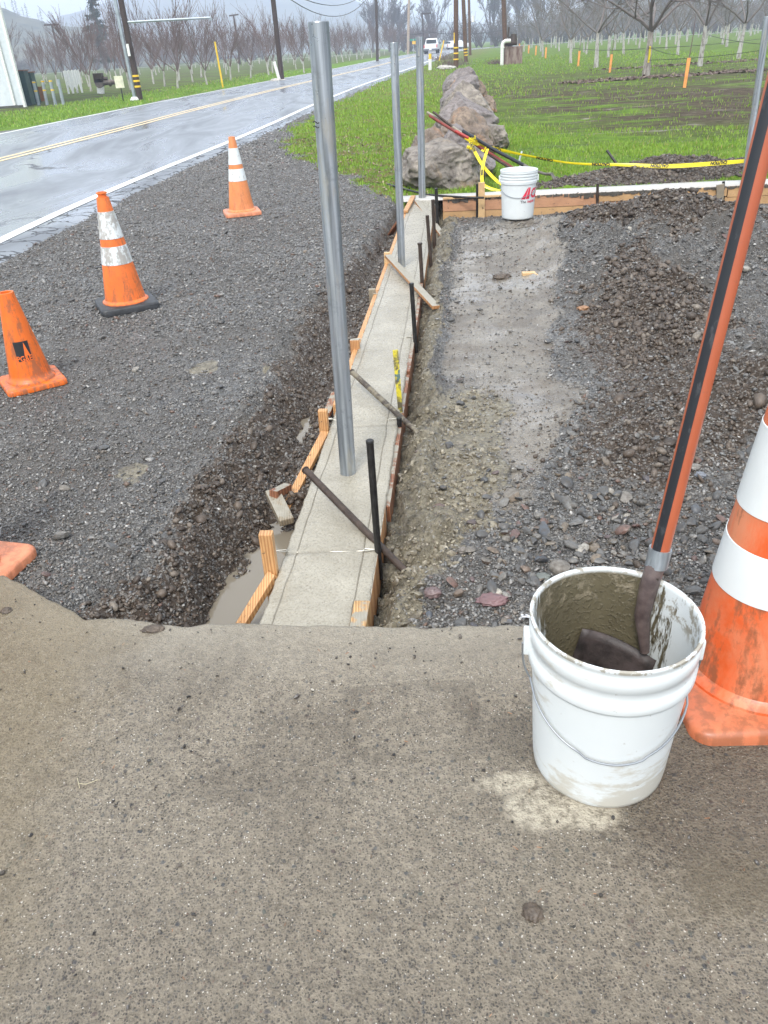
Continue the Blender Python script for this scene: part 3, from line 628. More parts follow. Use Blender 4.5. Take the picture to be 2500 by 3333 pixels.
def blades(name, n, box, wf, hgt, wid, mat, ypow=0, lean=.5):
    x, y = scatter(n, box, wf, ypow); n = len(x); z = height(x, y)
    H = hgt(x, y) * RNG.uniform(.5, 1.3, n); W = wid(x, y) * RNG.uniform(.6, 1.3, n)
    a = RNG.uniform(0, 2 * np.pi, n); la = RNG.uniform(0, 2 * np.pi, n); L = RNG.uniform(.1, lean, n) * H
    dxy = np.stack([np.cos(a), np.sin(a)], 1) * W[:, None] / 2; l = np.stack([np.cos(la), np.sin(la)], 1) * L[:, None]
    B = np.stack([x, y], 1)
    p0 = np.c_[B - dxy, z - .006]; p1 = np.c_[B + dxy, z - .006]
    p2 = np.c_[B + l * .35 + dxy * .8, z + H * .6]; p3 = np.c_[B + l * .35 - dxy * .8, z + H * .6]; p4 = np.c_[B + l, z + H]
    V = np.stack([p0, p1, p2, p3, p4], 1).reshape(-1, 3); b = np.arange(n)[:, None] * 5
    Fc = np.concatenate([b + [0, 1, 2], b + [0, 2, 3], b + [3, 2, 4]])
    o = np_mesh(name, V, Fc, mat, smooth=False); tag(o, kind='stuff'); return o
def mat_blade(name, a, b, c3):
    m = Mt(name); r = m.rnd_island(); n = m.noise(1.2, 4, .6)
    m.set(col=m.mix(m.ramp(n, [(.4, 0), (.62, 1)]), m.ramp(r, [(0, a), (.6, b), (.9, b), (1, c3)]), m.ramp(r, [(0, b), (.8, a), (1, c3)])), rough=.45, spec=.3); return m.m
M_BLADE = mat_blade('grass_blade', (.11, .20, .018), (.24, .38, .045), (.36, .31, .12))
def wg(x, y):
    n_ = fbm(x * .5, y * .9, 4, 67); m = masks(x, y); patch = sst(-.05, .10, fbm(x * 1.3, y * 1.3, 4, 61) + .03)
    thin = 1 - .93 * sst(1.6, 3.6, x + fbm(x * .4, y * .4, 3, 68) * 3) * sst(12.2, 14.5, y + n_ * 3) * sst(60, 30, y)
    return m['grass'] * infrustum(x, y) * (.18 + .82 * patch) * thin
blades('grass', 150000, (-2.5, 9, 8.2, 26), wg, lambda x, y: .022 + .0016 * y, lambda x, y: .0028 + .0007 * y, M_BLADE, 1)
blades('grass', 60000, (-22, 22, 24, 75), lambda x, y: masks(x, y)['grass'] * (x > -.35 * y - 8) * np.where(x < -.1 * y, (road_d(x, y) < 2 * LANE + 5.5) * 1., .5 - .42 * sst(3, 7, x) * sst(45, 30, y)), lambda x, y: .05 + .0008 * y, lambda x, y: .012 + .0006 * y, M_BLADE, 1)
M_LEAF = mat_stone('leaf_litter', [(0, (.10, .05, .025)), (.5, (.17, .10, .05)), (.85, (.30, .22, .12)), (1, (.4, .34, .2))], .6)
x, y = scatter(2600, (-1.6, 1.2, 8.6, 16), lambda x, y: masks(x, y)['grass'] * (x < XR(y) + .1))
stones('leaf_litter', np.stack([x, y, height(x, y) + .012], 1), RNG.uniform(.008, .022, len(x)), M_LEAF, .15)
def rowpts(a, b, n, sp): t = RNG.uniform(0, 1, n); p = np.outer(1 - t, a) + np.outer(t, b); return p + RNG.normal(0, sp, p.shape) * [1, 1]
p = rowpts(np.array(G(1235, 178)[:2]), np.array(G(1640, 150)[:2]), 1900, .28); p2 = rowpts(np.array(G(1300, 150)[:2]), np.array(G(1640, 128)[:2]), 500, .4); p = np.concatenate([p, p2])
stones('leaf_litter', np.c_[p, height(p[:, 0], p[:, 1]) + .02], RNG.uniform(.03, .075, len(p)), mat_stone('brown_leaf', [(0, (.05, .03, .02)), (.6, (.13, .075, .05)), (1, (.25, .2, .14))], .6), .3)

# ------------------------------------------------------------------ object materials
def mat_cement():
    m = Mt('wet_cement'); c = m.co()
    n = m.noise(5, 5, .6, c); nf = m.noise(130, 4, .7, c); n2 = m.noise(45, 3, .7, c)
    col = m.mix(m.ramp(n, [(.3, 0), (.7, 1)]), (.275, .25, .195), (.385, .355, .285))
    col = m.mix(m.ramp(nf, [(.38, .6), (.5, 0)]), col, (.17, .15, .11)); col = m.mix(m.ramp(m.noise(1.7, 5, .65, c), [(.5, 0), (.65, .4)]), col, (.22, .195, .145))
    g = m.attr('groove'); col = m.mix(m.math('MULTIPLY', m.math('ADD', g, m.math('MULTIPLY', m.math('SUBTRACT', n2, .5), .8)), .75, True), col, (.17, .15, .115))
    h = m.math('ADD', m.math('MULTIPLY', n2, .8), m.math('MULTIPLY', nf, .5))
    m.set(col=col, rough=m.ramp(n2, [(.35, .22), (.65, .42)]), normal=m.bump(h, .7, .005)); return m.m
M_CEM = mat_cement()
def mat_wood(name, a, b, smear=0.0, scale=1.0, rough=.5, gd='X'):
    m = Mt(name); c = m.n('TexCoord').outputs['Generated'] if False else m.co()
    w_ = m.n('TexWave', {'Vector': m.mapping(c, (22, 2.0, 2.0) if gd == 'X' else (1.2, 2.0, 24)), 'Scale': 1.6 * scale, 'Distortion': 3.5, 'Detail': 3.0, 'Detail Scale': 1.5}, bands_direction=gd).outputs['Fac']
    n = m.noise(9, 5, .65, c)
    col = m.mix(m.ramp(w_, [(.2, 0), (.8, 1)]), a, b); col = m.mix(m.ramp(n, [(.4, 0), (.75, .55)]), col, tuple(x * .55 for x in a))
    sp = m.ramp(m.noise(38, 4, .7, c), [(.63, 0), (.68, .8)]); col = m.mix(sp, col, (.09, .055, .03))
    if smear > 0:
        nz = m.xyz(m.n('NewGeometry').outputs['Normal']).outputs[2]
        top = m.ramp(nz, [(.55, 0), (.8, 1)]); f = m.ramp(m.math('ADD', m.noise(16, 5, .7, c), m.math('MULTIPLY', top, smear)), [(.70, 0), (.78, 1)])
        col = m.mix(f, col, m.mix(m.noise(40, 4, .7, c), (.20, .18, .135), (.37, .345, .285)))
    m.set(col=col, rough=rough, normal=m.bump(m.math('ADD', w_, n), .3, .002)); return m.m
M_WOOD = mat_wood('fresh_timber', (.42, .20, .075), (.62, .36, .16))
M_WOODR = mat_wood('red_timber', (.17, .065, .03), (.28, .12, .06), .25)
M_WOODP = mat_wood('pale_timber', (.55, .36, .17), (.68, .46, .24))
M_WOODS = mat_wood('smeared_timber', (.36, .16, .06), (.52, .28, .12), .46)
M_WOODG = mat_wood('muddy_timber', (.20, .165, .115), (.33, .28, .20), .3)
def mat_galv(name='galvanised_steel', k=1.0):
    m = Mt(name); c = m.co(); st_ = m.noise(1.0, 4, .6, m.mapping(c, (55, 55, 1.6))); n = m.noise(24, 4, .65, c)
    col = m.mix(m.ramp(st_, [(.35, 0), (.65, 1)]), (.17 * k, .19 * k, .205 * k), (.44 * k, .48 * k, .51 * k)); col = m.mix(m.ramp(n, [(.55, 0), (.75, .5)]), col, (.14, .15, .15))
    lp = m.ramp(m.noise(7, 5, .7, m.mapping(c, (3, 3, .7))), [(.54, 0), (.66, .7)]); col = m.mix(lp, col, (.40, .385, .33))
    m.set(col=col, metal=.55, rough=m.ramp(n, [(.3, .26), (.7, .5)]), normal=m.bump(st_, .12, .002)); return m.m
M_GALV = mat_galv()
M_BLK = plain('black_steel', (.022, .021, .02), .42, .3, .6, 40, .001, 200)
M_RUST = plain('rusty_steel', (.055, .038, .028), .5, .3, .5, 30, .001, 160)
def mat_pin_muddy():
    m = Mt('cement_smeared_steel'); c = m.co(); f = m.ramp(m.noise(14, 5, .7, c), [(.46, 0), (.54, 1)])
    m.set(col=m.mix(f, m.mix(m.noise(30), (.03, .025, .02), (.07, .05, .035)), (.17, .145, .10)), rough=.5, normal=m.bump(f, .5, .003)); return m.m
M_PINM = mat_pin_muddy()

# ------------------------------------------------------------------ kerb
def build_kerb():
    ys = np.arange(1.62, 8.62, .012); n = len(ys)
    lb, rb = .038, .045           # board thickness on each side
    xs = []; prof = [(0, -.17), (0, -.006), (.002, -.001), (.008, 0)]
    U = [0, 0, .006, .02, lb - .004, lb - .0022, lb, lb + .0022, lb + .004]
    Zt = [-.16, -.004, 0, .001, 0, 0, -.007, 0, .001]
    Gv = [0, 0, 0, 0, 0, .25, 1, .25, 0]
    V = []; g = []
    def row(u, side, z, gv, y):
        w_ = XR(y) - XL(y); return (XL(y) + u) if side == 0 else (XR(y) - u)
    rows = [(u, 0, z, q) for u, z, q in zip(U, Zt, Gv)] + [(t, 2, 0, 0) for t in np.linspace(.12, .88, 14)] + \
           [(u, 1, z, q) for u, z, q in list(zip([0, 0, .006, .02, rb - .004, rb - .0022, rb, rb + .0022, rb + .004], Zt, Gv))[::-1]]
    for u, s, z, q in rows:
        if s == 0: x = XL(ys) + u
        elif s == 1: x = XR(ys) - u
        else: x = XL(ys) + lb + (XR(ys) - XL(ys) - lb - rb) * u
        wob = .0035 * fbm(ys * 9, ys * 0 + (0 if s == 0 else 9), 3, 71) * 2 if u > .01 and s != 2 else .004 * fbm(ys * 25, ys * 0, 3, 72) * 2
        x = x + wob
        zz = z + .0022 * fbm(x * 30, ys * 30, 3, 73) + .003 * fbm(x * 5, ys * 5, 2, 74)
        if s == 2: zz = zz + .002
        # edge chunks missing where the boards show
        if s == 1 and u < .03: zz = zz
        V.append(np.stack([x, ys, zz], 1)); g.append(np.full(n, q) + .35 * (s != 2) * (u < .001))
    # cross scores left by the form ties
    V = np.concatenate(V); g = np.concatenate(g)
    for yt in (2.06, 2.99, 3.93, 4.95, 6.35):
        k = np.exp(-((V[:, 1] - yt - .02 * (V[:, 0] - .1)) / .006) ** 2); V[:, 2] -= .004 * k * (V[:, 2] > -.02); g = np.maximum(g, .8 * k)
    Fc = grid_faces(n, len(rows))[:, ::-1]
    t = thing('concrete_kerb', 'long strip of freshly poured wet grey concrete running away from the slab to the boulders', 'kerb', (0, 0, 0))
    np_mesh('kerb_top', V, Fc, M_CEM, dict(groove=g), parent=t)
    e = MB(); e.box((-.22, 1.625, -.09), (.27, .01, .16)); e.build('kerb_end', M_CEM, t)
    return t
build_kerb()

def board(name, p0, p1, wd, ht, mat, label, cat='board', group=None, parent=None, bev=.003, up=(0, 0, 1), n=1, part=None):
    b = MB(); b.beam(p0, p1, wd, ht, up); o = b.build(part or name, mat, parent, bevel=bev)
    if not parent: tag(o, label, cat, group)
    return o
def at(y, side, off=0, z=0): return Vector(((XL(y) - off) if side < 0 else (XR(y) + off), y, z))
# form boards beside the kerb (two-by-sixes on edge)
gl = 'form boards along the kerb'
board('form_board', at(1.66, 1, -.018, -.074), at(2.32, 1, -.018, -.074), .040, .14, M_WOODS, 'cement-smeared form board along the right kerb edge with a bare sawn end at the slab', group=gl)
board('form_board', at(2.34, 1, .004, -.08), at(3.6, 1, .004, -.08), .024, .13, M_WOODR, 'dark red form board on the right kerb edge behind the nearest black pin', group=gl)
board('form_board', at(3.62, 1, .006, -.075), at(5.3, 1, .006, -.075), .024, .14, M_WOODR, 'dark red form board on the right kerb edge beside the yellow painted stake', group=gl)
board('form_board', at(5.32, 1, .01, -.075), at(8.2, 1, .01, -.075), .026, .14, M_WOODS, 'far form board on the right kerb edge ending at the cross wall', group=gl)
board('form_board', at(3.25, -1, .012, -.06), at(5.1, -1, .012, -.06), .026, .115, M_WOOD, 'orange form board showing along the left kerb edge past the tall near post', group=gl)
board('form_board', at(5.12, -1, .012, -.06), at(8.15, -1, .012, -.06), .026, .115, M_WOOD, 'orange form board on the far left kerb edge behind the second post', group=gl)
board('form_board', at(1.66, -1, -.016, -.10), at(3.2, -1, -.016, -.10), .03, .17, M_WOODS, 'form board on the near left kerb edge standing in the puddle', group=gl)
# timber stakes and kickers on the left
def stake(pt, top, bot_z, wd, mat, label, name='wooden_stake', group='timber stakes along the kerb', tip=True, rz=.1):
    b = MB(); b.beam((pt[0] + top[0] * 0, pt[1], bot_z), top, wd[0], wd[1], (math.sin(rz), math.cos(rz), 0))
    return tag(b.build(name, mat, bevel=.004), label, 'stake', group)
P = A(585, 1235, 1.97); T = A(574, 1150, 1.97)
stake(P, T, -.2, (.042, .030), M_WOOD, 'orange wooden stake with a battered top beside the puddle')
board('timber_brace', A(590, 1240, 1.95), G(519, 1356, -.12), .035, .022, M_WOOD, 'orange timber brace sloping from the stake into the puddle by the slab', 'brace', 'timber braces along the kerb')
cl_ = MB()
for k in range(14): a_ = RNG.normal(0, .011, 3); cl_.box(A(589, 1243, 1.945) + Vector(a_), tuple(RNG.uniform(.012, .028, 3)), RNG.uniform(0, 3))
P2_ = A(700, 935, 3.0); T2_ = A(697, 885, 3.0)
stake(P2_, T2_, -.2, (.040, .03), M_WOOD, 'wooden stake left of the tall near post at the kerb edge')
board('timber_brace', A(703, 935, 2.98), G(617, 1102, -.13), .036, .022, M_WOOD, 'long orange timber brace left of the near post sloping down to a broken block', 'brace', 'timber braces along the kerb')
board('timber_brace', A(724, 850, 3.5), G(706, 896, -.09), .035, .022, M_WOODR, 'short dark red brace half hidden behind the tall near post', 'brace', 'timber braces along the kerb')
P3_ = G(768, 760, -.02); stake(P3_, P3_ + Vector((0, 0, .07)), -.2, (.05, .03), M_WOODS, 'short split stake stub smeared with mud at the third tie on the left')
P4_ = G(806, 640, -.02); stake(P4_, P4_ + Vector((-.005, 0, .05)), -.2, (.045, .03), M_WOODG, 'muddy stake stub on the left kerb edge below the second post')
P5_ = A(837, 570, 5.85); stake(P5_, A(836, 545, 5.85), -.2, (.045, .03), M_WOODP, 'pale stake top on the left edge under the longer timber strip')
board('timber_strip', A(838, 553, 5.78), A(942, 664, 4.62), .048, .022, M_WOODS, 'muddy timber strip laid diagonally across the kerb in front of the second post', 'timber strip', 'timber strips across the kerb')
board('timber_strip', A(900, 434, 8.3), A(970, 527, 6.62), .050, .022, M_WOODS, 'timber strip laid diagonally across the far end of the kerb', 'timber strip', 'timber strips across the kerb')
board('timber_brace', A(893, 424, 8.5), A(876, 457, 7.75), .045, .022, M_WOOD, 'orange brace on the left far corner of the kerb', 'brace', 'timber braces along the kerb')
board('timber_brace', A(862, 478, 7.1), G(842, 508, -.1), .045, .022, M_WOODR, 'dark orange brace in the trench left of the second post', 'brace', 'timber braces along the kerb')
board('timber_brace', A(925, 422, 8.62), A(945, 433, 8.5), .05, .03, M_WOOD, 'cut timber end behind the foot of the third post', 'brace', 'timber braces along the kerb')
# broken blocks beside the puddle
b = MB(); b.beam(G(588, 1062, -.06), G(620, 1128, -.10), .055, .03); tag(b.build('timber_offcut', M_WOODG, bevel=.005), 'grey weathered timber offcut lying in the trench by the puddle', 'offcut')
b = MB(); b.beam(G(590, 1068, -.045), G(622, 1052, -.07), .035, .03); tag(b.build('timber_offcut', M_WOODR, bevel=.003), 'reddish timber offcut crossing the grey one in the trench', 'offcut')
b = MB(); b.beam(G(1128, 592, -.0), G(1160, 590, .0), .05, .022); b.beam(G(1155, 594, .001), G(1188, 588, .005), .11, .02)
tag(b.build('plywood_scrap', M_WOODP, bevel=.002), 'pale wood scrap lying on the wet path before the gravel pile', 'wood scrap')

bo = board('board_end', at(1.632, 1, -.021, -.028), at(1.78, 1, -.021, -.028), .046, .068, mat_wood('sawn_board_end', (.36, .19, .07), (.55, .36, .16), .22), 'bare sawn end of the right form board showing at the slab edge')
# steel pins
def pin(base, top, r, mat, label, group='steel pins along the kerb', head=False, parts=None):
    t = thing('steel_pin', label, 'steel pin', base, group=group)
    b0 = Vector(base); d = Vector(top) - b0
    b = MB(); b.tube([Vector((0, 0, 0)), d * .33, d * .66, d], [r * .9, r, r, r], 12); b.build('shaft', mat, t, smooth=True)
    u = d.normalized(); h = MB(); h.tube([d - u * .004, d + u * .004, d + u * .007], [r * 1.25, r * 1.35, r * (1.3 if head else 1.05)] if head else [r * 1.02, r * 1.08, r * .9], 12)
    h.build('head', mat, t, smooth=True); return t
def vpin(vb, vt, yb, r, mat, label, lean=0, head=False, ext=.12):
    b_ = A(vb[0], vb[1], yb); t_ = A(vt[0], vt[1], yb + lean); b_ = b_ - (t_ - b_).normalized() * ext
    return pin(b_, t_, r, mat, label, head=head)
vpin((819, 1222), (799, 955), 2.04, .0115, M_BLK, 'upright black steel pin nearest the slab at the right kerb edge', ext=.05)
vpin((863, 935), (862, 905), 3.0, .011, M_BLK, 'short black pin stub below the yellow painted stake')
vpin((898, 752), (889, 614), 4.05, .012, M_BLK, 'black steel pin right of the kerb where the longer timber strip crosses')
vpin((912, 612), (907, 527), 5.25, .013, M_RUST, 'brown steel pin with a flat hammered head beyond the second post', head=True)
vpin((930, 563), (923, 467), 5.95, .013, M_RUST, 'thin dark pin under the far diagonal timber strip')
vpin((939, 530), (935, 433), 6.55, .014, M_RUST, 'tall brown pin near the far end of the kerb')
vpin((945, 492), (942, 408), 7.3, .015, M_BLK, 'tallest dark pin standing at the corner with the cross wall')
# painted stake
b = MB(); b.tube([A(867, 910, 3.15), A(860, 830, 3.17), A(854, 756, 3.2)], [.014, .016, .017], 4)
def mat_painted():
    m = Mt('sprayed_stake'); c = m.co(); n = m.noise(22, 4, .65, c); z = m.xyz(c).outputs[2]
    f = m.ramp(m.math('ADD', n, m.math('MULTIPLY', z, -1.2)), [(.30, 0), (.38, 1)])
    col = m.mix(m.ramp(n, [(.44, 1), (.56, 0)]), (.10, .085, .05), (.62, .52, .03)); col = m.mix(m.ramp(m.noise(13, 3, .6, c), [(.64, 0), (.67, .9)]), col, (.03, .11, .15))
    m.set(col=col, rough=.5); return m.m
tag(b.build('painted_stake', mat_painted(), bevel=.002), 'wooden stake sprayed yellow and blue standing beside the kerb', 'stake')
# rods lying across the kerb
def rod(p0, p1, r, mat, label):
    t = thing('steel_rod', label, 'steel rod', p0, group='steel rods across the kerb'); d = Vector(p1) - Vector(p0)
    b = MB(); b.tube([d * 0, d * .5 + Vector((0, 0, -.002)), d], [r, r, r * .95], 12); b.build('shaft', mat, t, smooth=True)
    u = -d.normalized(); h = MB(); h.tube([u * 0, u * .006, u * .008], [r * 1.15, r * 1.15, r * .9], 12); h.build('head', M_RUST, t, smooth=True)
rod(G(661, 1016, .085), G(880, 1238, -.03), .0125, M_RUST, 'dark steel rod lying diagonally across the kerb in front of the near post')
rod(G(761, 804, .085), G(906, 938, -.02), .0125, M_PINM, 'cement-smeared steel rod lying diagonally across the kerb beyond the near post')
# snap ties across the top
for i, (a_, b2, lab) in enumerate([((594, 1190), (812, 1187), 'wire form tie across the kerb just beyond the puddle stake'), ((700, 905), (860, 905), 'wire form tie across the kerb beside the near post'), ((763, 732), (894, 727), 'wire form tie across the kerb before the longer timber strip'), ((806, 634), (905, 632), 'wire form tie crossing the kerb below the second post')]):
    p, q = G(*a_, .004), G(*b2, .004); b = MB(); d = (q - p)
    for e, s in ((p, 1), (q, -1)):
        u = d.normalized() * s
        if i < 3: b.tube([e, e + u * .035 + Vector((0, .006, 0)), e + u * .04, e + u * .035 - Vector((0, .006, 0)), e], .0022, 6)
    b.tube([p, p + d * .2 - Vector((0, 0, .006)), p + d * .8 - Vector((0, 0, .006)), q], .0018, 6)
    tag(b.build('form_tie', plain('tie_wire', (.42, .40, .34), .4, .4), smooth=True), lab, 'form tie', 'form ties across the kerb')

# steel posts
def post(x, y, r, h, label, sq=False, z0=-.15, marks=False, lean=(0, 0)):
    t = thing('steel_post', label, 'post', (x, y, 0), group='galvanised posts set in the concrete')
    n = 32 if not sq else 4
    b = MB(); top = Vector((lean[0], lean[1], h))
    b.tube([Vector((0, 0, z0)), Vector((0, 0, 0)), top], r, n, cap=False)
    b.tube([top, top - Vector((0, 0, .12))], r - .004, n, cap=False)
    rg = MB(); o = b.build('shaft', M_GALV, t, smooth=not sq)
    rim = MB(); rim.lathe([(r - .004, -.002), (r - .003, .0015), (r - .001, .0015), (r + .0006, -.002)], n, top); rim.build('rim', M_GALV, t, smooth=True)
    if marks:
        mb = MB()
        for a0, a1, dz in ((-1.95, -1.35, 0), (-1.95, -1.4, -.012), (-1.1, -.45, -.0), (-1.1, -.5, -.012)):
            pts = [Vector((math.cos(a0 + (a1 - a0) * k / 6) * (r + .001), math.sin(a0 + (a1 - a0) * k / 6) * (r + .001), h - .25 + dz + .003 * math.sin(k))) for k in range(7)]
            mb.tube(pts, .0016, 5)
        mb.build('marker_line', M_BLK, t)
    return t
g1 = G(752, 1028); post(g1.x, g1.y + .022, .030, A(687, 47, g1.y).z, 'tall thick galvanised round post nearest the camera standing in the kerb', marks=True, lean=(A(687, 47, g1.y).x - g1.x, 0))
g2 = G(868, 577); post(g2.x, g2.y, .026, A(851, 92, g2.y).z, 'middle galvanised round post standing in the kerb', lean=(A(851, 92, g2.y).x - g2.x, 0))
g3 = G(912, 430); post(g3.x, g3.y, .036, A(906, 80, g3.y).z, 'farthest post of the kerb at the corner with the cross wall', lean=(A(906, 80, g3.y).x - g3.x, 0))
g4 = G(1612, 402, .005); post(g4.x, g4.y + .05, .030, 1.42, 'leaning galvanised post on the cross wall near the right edge', lean=(A(1654, 90, g4.y).x - g4.x, 0))

# ------------------------------------------------------------------ cross wall with its forms
def wy(x): return 8.42 - .088 * (x - .75)
t = thing('cross_wall', 'low concrete wall behind wooden form boards crossing behind the gravel pile', 'wall', (0, 0, 0))
V = []; g = []
xs = np.arange(.40, 6.0, .02)
for u, z in ((-.035, -.02), (-.03, 0), (-.004, .001), (0, -.006), (.004, .001), (.10, .002), (.19, .001), (.22, 0), (.225, -.12)):
    V.append(np.stack([xs, wy(xs) + u, z + .003 * fbm(xs * 20, xs * 0 + u * 40, 3, 91) + .006 * fbm(xs * 1.5, xs * 0, 2, 92) + .012], 1)); g.append(np.full(len(xs), .9 if u == 0 else 0))
m_ = Mt('pale_cured_cement'); c_ = m_.co(); m_.set(col=m_.mix(m_.noise(14, 5, .7, c_), (.34, .33, .31), (.52, .51, .48)), rough=.4, normal=m_.bump(m_.noise(80, 3, .7, c_), .4, .003)); M_CEM2 = m_.m
np_mesh('concrete_top', np.concatenate(V), grid_faces(len(xs), 9), M_CEM2, dict(groove=np.concatenate(g)), parent=t)
M_WALLW = mat_wood('form_plank', (.46, .27, .12), (.58, .37, .18), gd='Z'); M_WALLR = mat_wood('pink_form_plank', (.44, .22, .12), (.52, .29, .16), gd='Z')
def wb(x0, x1, zc, ht, mat, off=-.05):
    b = MB(); b.beam((x0, wy(x0) + off, zc), (x1, wy(x1) + off, zc), .026, ht); b.build('form_plank', mat, t, bevel=.003)
wb(.80, 2.36, -.058, .115, M_WALLR); wb(2.37, 3.62, -.045, .085, M_WALLW); wb(3.63, 6.0, -.05, .10, M_WALLW)
wb(.80, 2.36, -.170, .105, M_WALLW, -.046); wb(2.37, 3.0, -.115, .05, M_WALLR, -.04); wb(2.37, 3.6, -.18, .08, M_WALLW, -.046); wb(3.61, 6.0, -.16, .115, M_WALLW, -.046); wb(.8, 6, -.25, .05, M_WALLW, -.044)
sm = MB()
for k in range(420):
    x_ = RNG.uniform(.85, 5.5); L = RNG.uniform(.003, .026) * (.5 + 1.2 * float(vn2(x_ * 3, 0.0, 5))) * (1.3 if 2.0 < x_ < 3.2 else .8)
    sm.beam((x_, wy(x_) - .0645, .002), (x_ + RNG.normal(0, .003), wy(x_) - .0665, -L), RNG.uniform(.012, .05), .006, (0, 1, 0))
sm.build('cement_drips', plain('dark_wet_mortar', (.075, .066, .052), .5, var=.4, vs=40, bump=.004), t)
b = MB(); b.beam((.80, wy(.8) - .065, .016), (1.62, wy(1.62) - .065, .016), .04, .018); tag(b.build('timber_batten', M_WOODP, bevel=.002), 'thin pale batten lying along the top of the cross wall at the kerb corner', 'batten')
def wstake(vx, vt, vb, w_, mat, label, off=.085, cat='stake', name='wooden_stake'):
    p = A(vx, vb, 8.25); q = A(vx - 1, vt, 8.25); y_ = wy(p.x) - off; p = A(vx, vb, y_); q = A(vx, vt, y_)
    b = MB()
    if cat == 'stake': b.beam((p.x, y_, p.z - .1), q, w_, .026, (0, 1, 0))
    else: b.tube([(p.x, y_, p.z - .1), q], w_, 10)
    tag(b.build(name, mat, bevel=.002 if cat == 'stake' else 0, smooth=cat != 'stake'), label, cat, 'stakes holding the cross wall forms')
wstake(1040, 394, 478, .066, M_WOODP, 'pale wooden stake against the cross wall left of the far bucket')
wstake(1556, 398, 462, .072, M_WOODG, 'cement-capped wooden stake against the cross wall near the right post')
wstake(1031, 397, 482, .014, M_BLK, 'black steel pin beside the pale stake on the cross wall', cat='steel pin', name='steel_pin')
wstake(1291, 396, 462, .014, M_RUST, 'brown steel pin on the cross wall above the gravel pile', cat='steel pin', name='steel_pin')
wstake(1563, 392, 440, .014, M_BLK, 'dark steel pin behind the cement-capped stake', cat='steel pin', name='steel_pin', off=.03)
b = MB(); b.tube([G(1349, 377, .03), A(1311, 325, 9.25)], .014, 10); tag(b.build('steel_pin', M_BLK, smooth=True), 'slanting black pin stuck in the dirt mound behind the wall', 'steel pin')

# ------------------------------------------------------------------ puddle in the trench
wys = np.arange(1.55, 4.6, .02); V = []
for k in range(9):
    f = k / 8; x_ = (P1(WAT, wys) - .14) * (1 - f) + (XL(wys) + .005) * f
    V.append(np.stack([x_, wys, np.full(len(wys), WATER_Z)], 1))
m = Mt('muddy_water'); c = m.co(); n = m.noise(30, 2, .5, c)
rings = None
for (rx, ry) in ((-.452, 1.93), (-.432, 1.985), (-.475, 1.90)):
    d = m.n('VectorMath', {0: m.n('VectorMath', {0: c, 1: (rx, ry, WATER_Z)}, operation='SUBTRACT').outputs[0]}, operation='LENGTH').outputs['Value']
    r = m.math('MULTIPLY', m.math('SINE', m.math('MULTIPLY', d, 700.0)), m.ramp(d, [(0, 1), (.022, 1), (.03, 0)])); rings = r if rings is None else m.math('ADD', rings, r)
h = m.math('ADD', m.math('MULTIPLY', n, .25), m.math('MULTIPLY', rings, .35))
m.set(col=(.19, .165, .125), rough=.03, spec=.6, normal=m.bump(h, .35, .003))
o = np_mesh('puddle', np.concatenate(V), grid_faces(len(wys), 9)[:, ::-1], m.m); tag(o, kind='structure')

# ------------------------------------------------------------------ traffic cones
def mat_orange(name, col, dirt=.5, fade=0.0, gl=.42):
    m = Mt(name); c = m.co(); n = m.noise(7, 5, .65, c); st_ = m.noise(1.0, 5, .65, m.mapping(c, (30, 30, 5))); nf = m.noise(60, 4, .7, c)
    lo = tuple(x * .72 for x in col); cc = m.mix(m.ramp(n, [(.3, 0), (.7, 1)]), lo, col)
    cc = m.mix(m.math('MULTIPLY', m.ramp(m.noise(4, 6, .7, m.mapping(c, (1.6, 1.6, .8)), .5), [(.4, 0), (.62, 1)]), fade), cc, (.62, .26, .14))
    z = m.xyz(c).outputs[2]; low = m.ramp(z, [(0, .10), (.12, .05), (.5, 0)])
    f = m.ramp(m.math('ADD', m.math('ADD', m.math('MULTIPLY', st_, .75), m.math('MULTIPLY', nf, .25)), low), [(.54, 0), (.64, dirt)])
    cc = m.mix(f, cc, (.22, .085, .04))
    m.set(col=cc, rough=m.ramp(n, [(.3, gl - .1), (.7, gl + .12)]), normal=m.bump(nf, .15, .002)); return m.m
M_OR1 = mat_orange('cone_orange', (.85, .165, .012), .75); M_OR2 = mat_orange('cone_orange_bright', (.88, .19, .03), .6)
M_OR3 = mat_orange('cone_orange_faded', (.80, .27, .08), .35, .35); M_OR4 = mat_orange('cone_orange_large', (.74, .12, .025), .8, .8, .36)
M_ORB = mat_orange('cone_base_orange', (.78, .27, .13), .4, .5)
M_ORB4 = mat_orange('large_cone_base_orange', (.62, .17, .07), .6, .5, .4)
M_BASEB = plain('black_rubber', (.028, .03, .032), .5, var=.5, vs=20, bump=.002)
def mat_sleeve(name, dirt):
    m = Mt(name); c = m.co(); st_ = m.noise(1.0, 5, .7, m.mapping(c, (26, 26, 6))); nf = m.noise(40, 5, .7, c)
    f = m.ramp(m.math('ADD', m.math('MULTIPLY', st_, .6), m.math('MULTIPLY', nf, .4)), [(dirt, 0), (dirt + .07, .8)])
    g = m.n('TexVoronoi', {'Vector': c, 'Scale': 260.0}).outputs['Distance']
    col = m.mix(f, m.mix(m.noise(5, 3, .6, c), (.60, .64, .63), (.74, .77, .76)), (.30, .27, .23))
    m.set(col=col, rough=.35, normal=m.bump(g, .12, .001)); return m.m
M_SLV = mat_sleeve('reflective_sleeve', .56); M_SLVD = mat_sleeve('dirty_sleeve', .47); M_SLVC = mat_sleeve('clean_sleeve', .60)
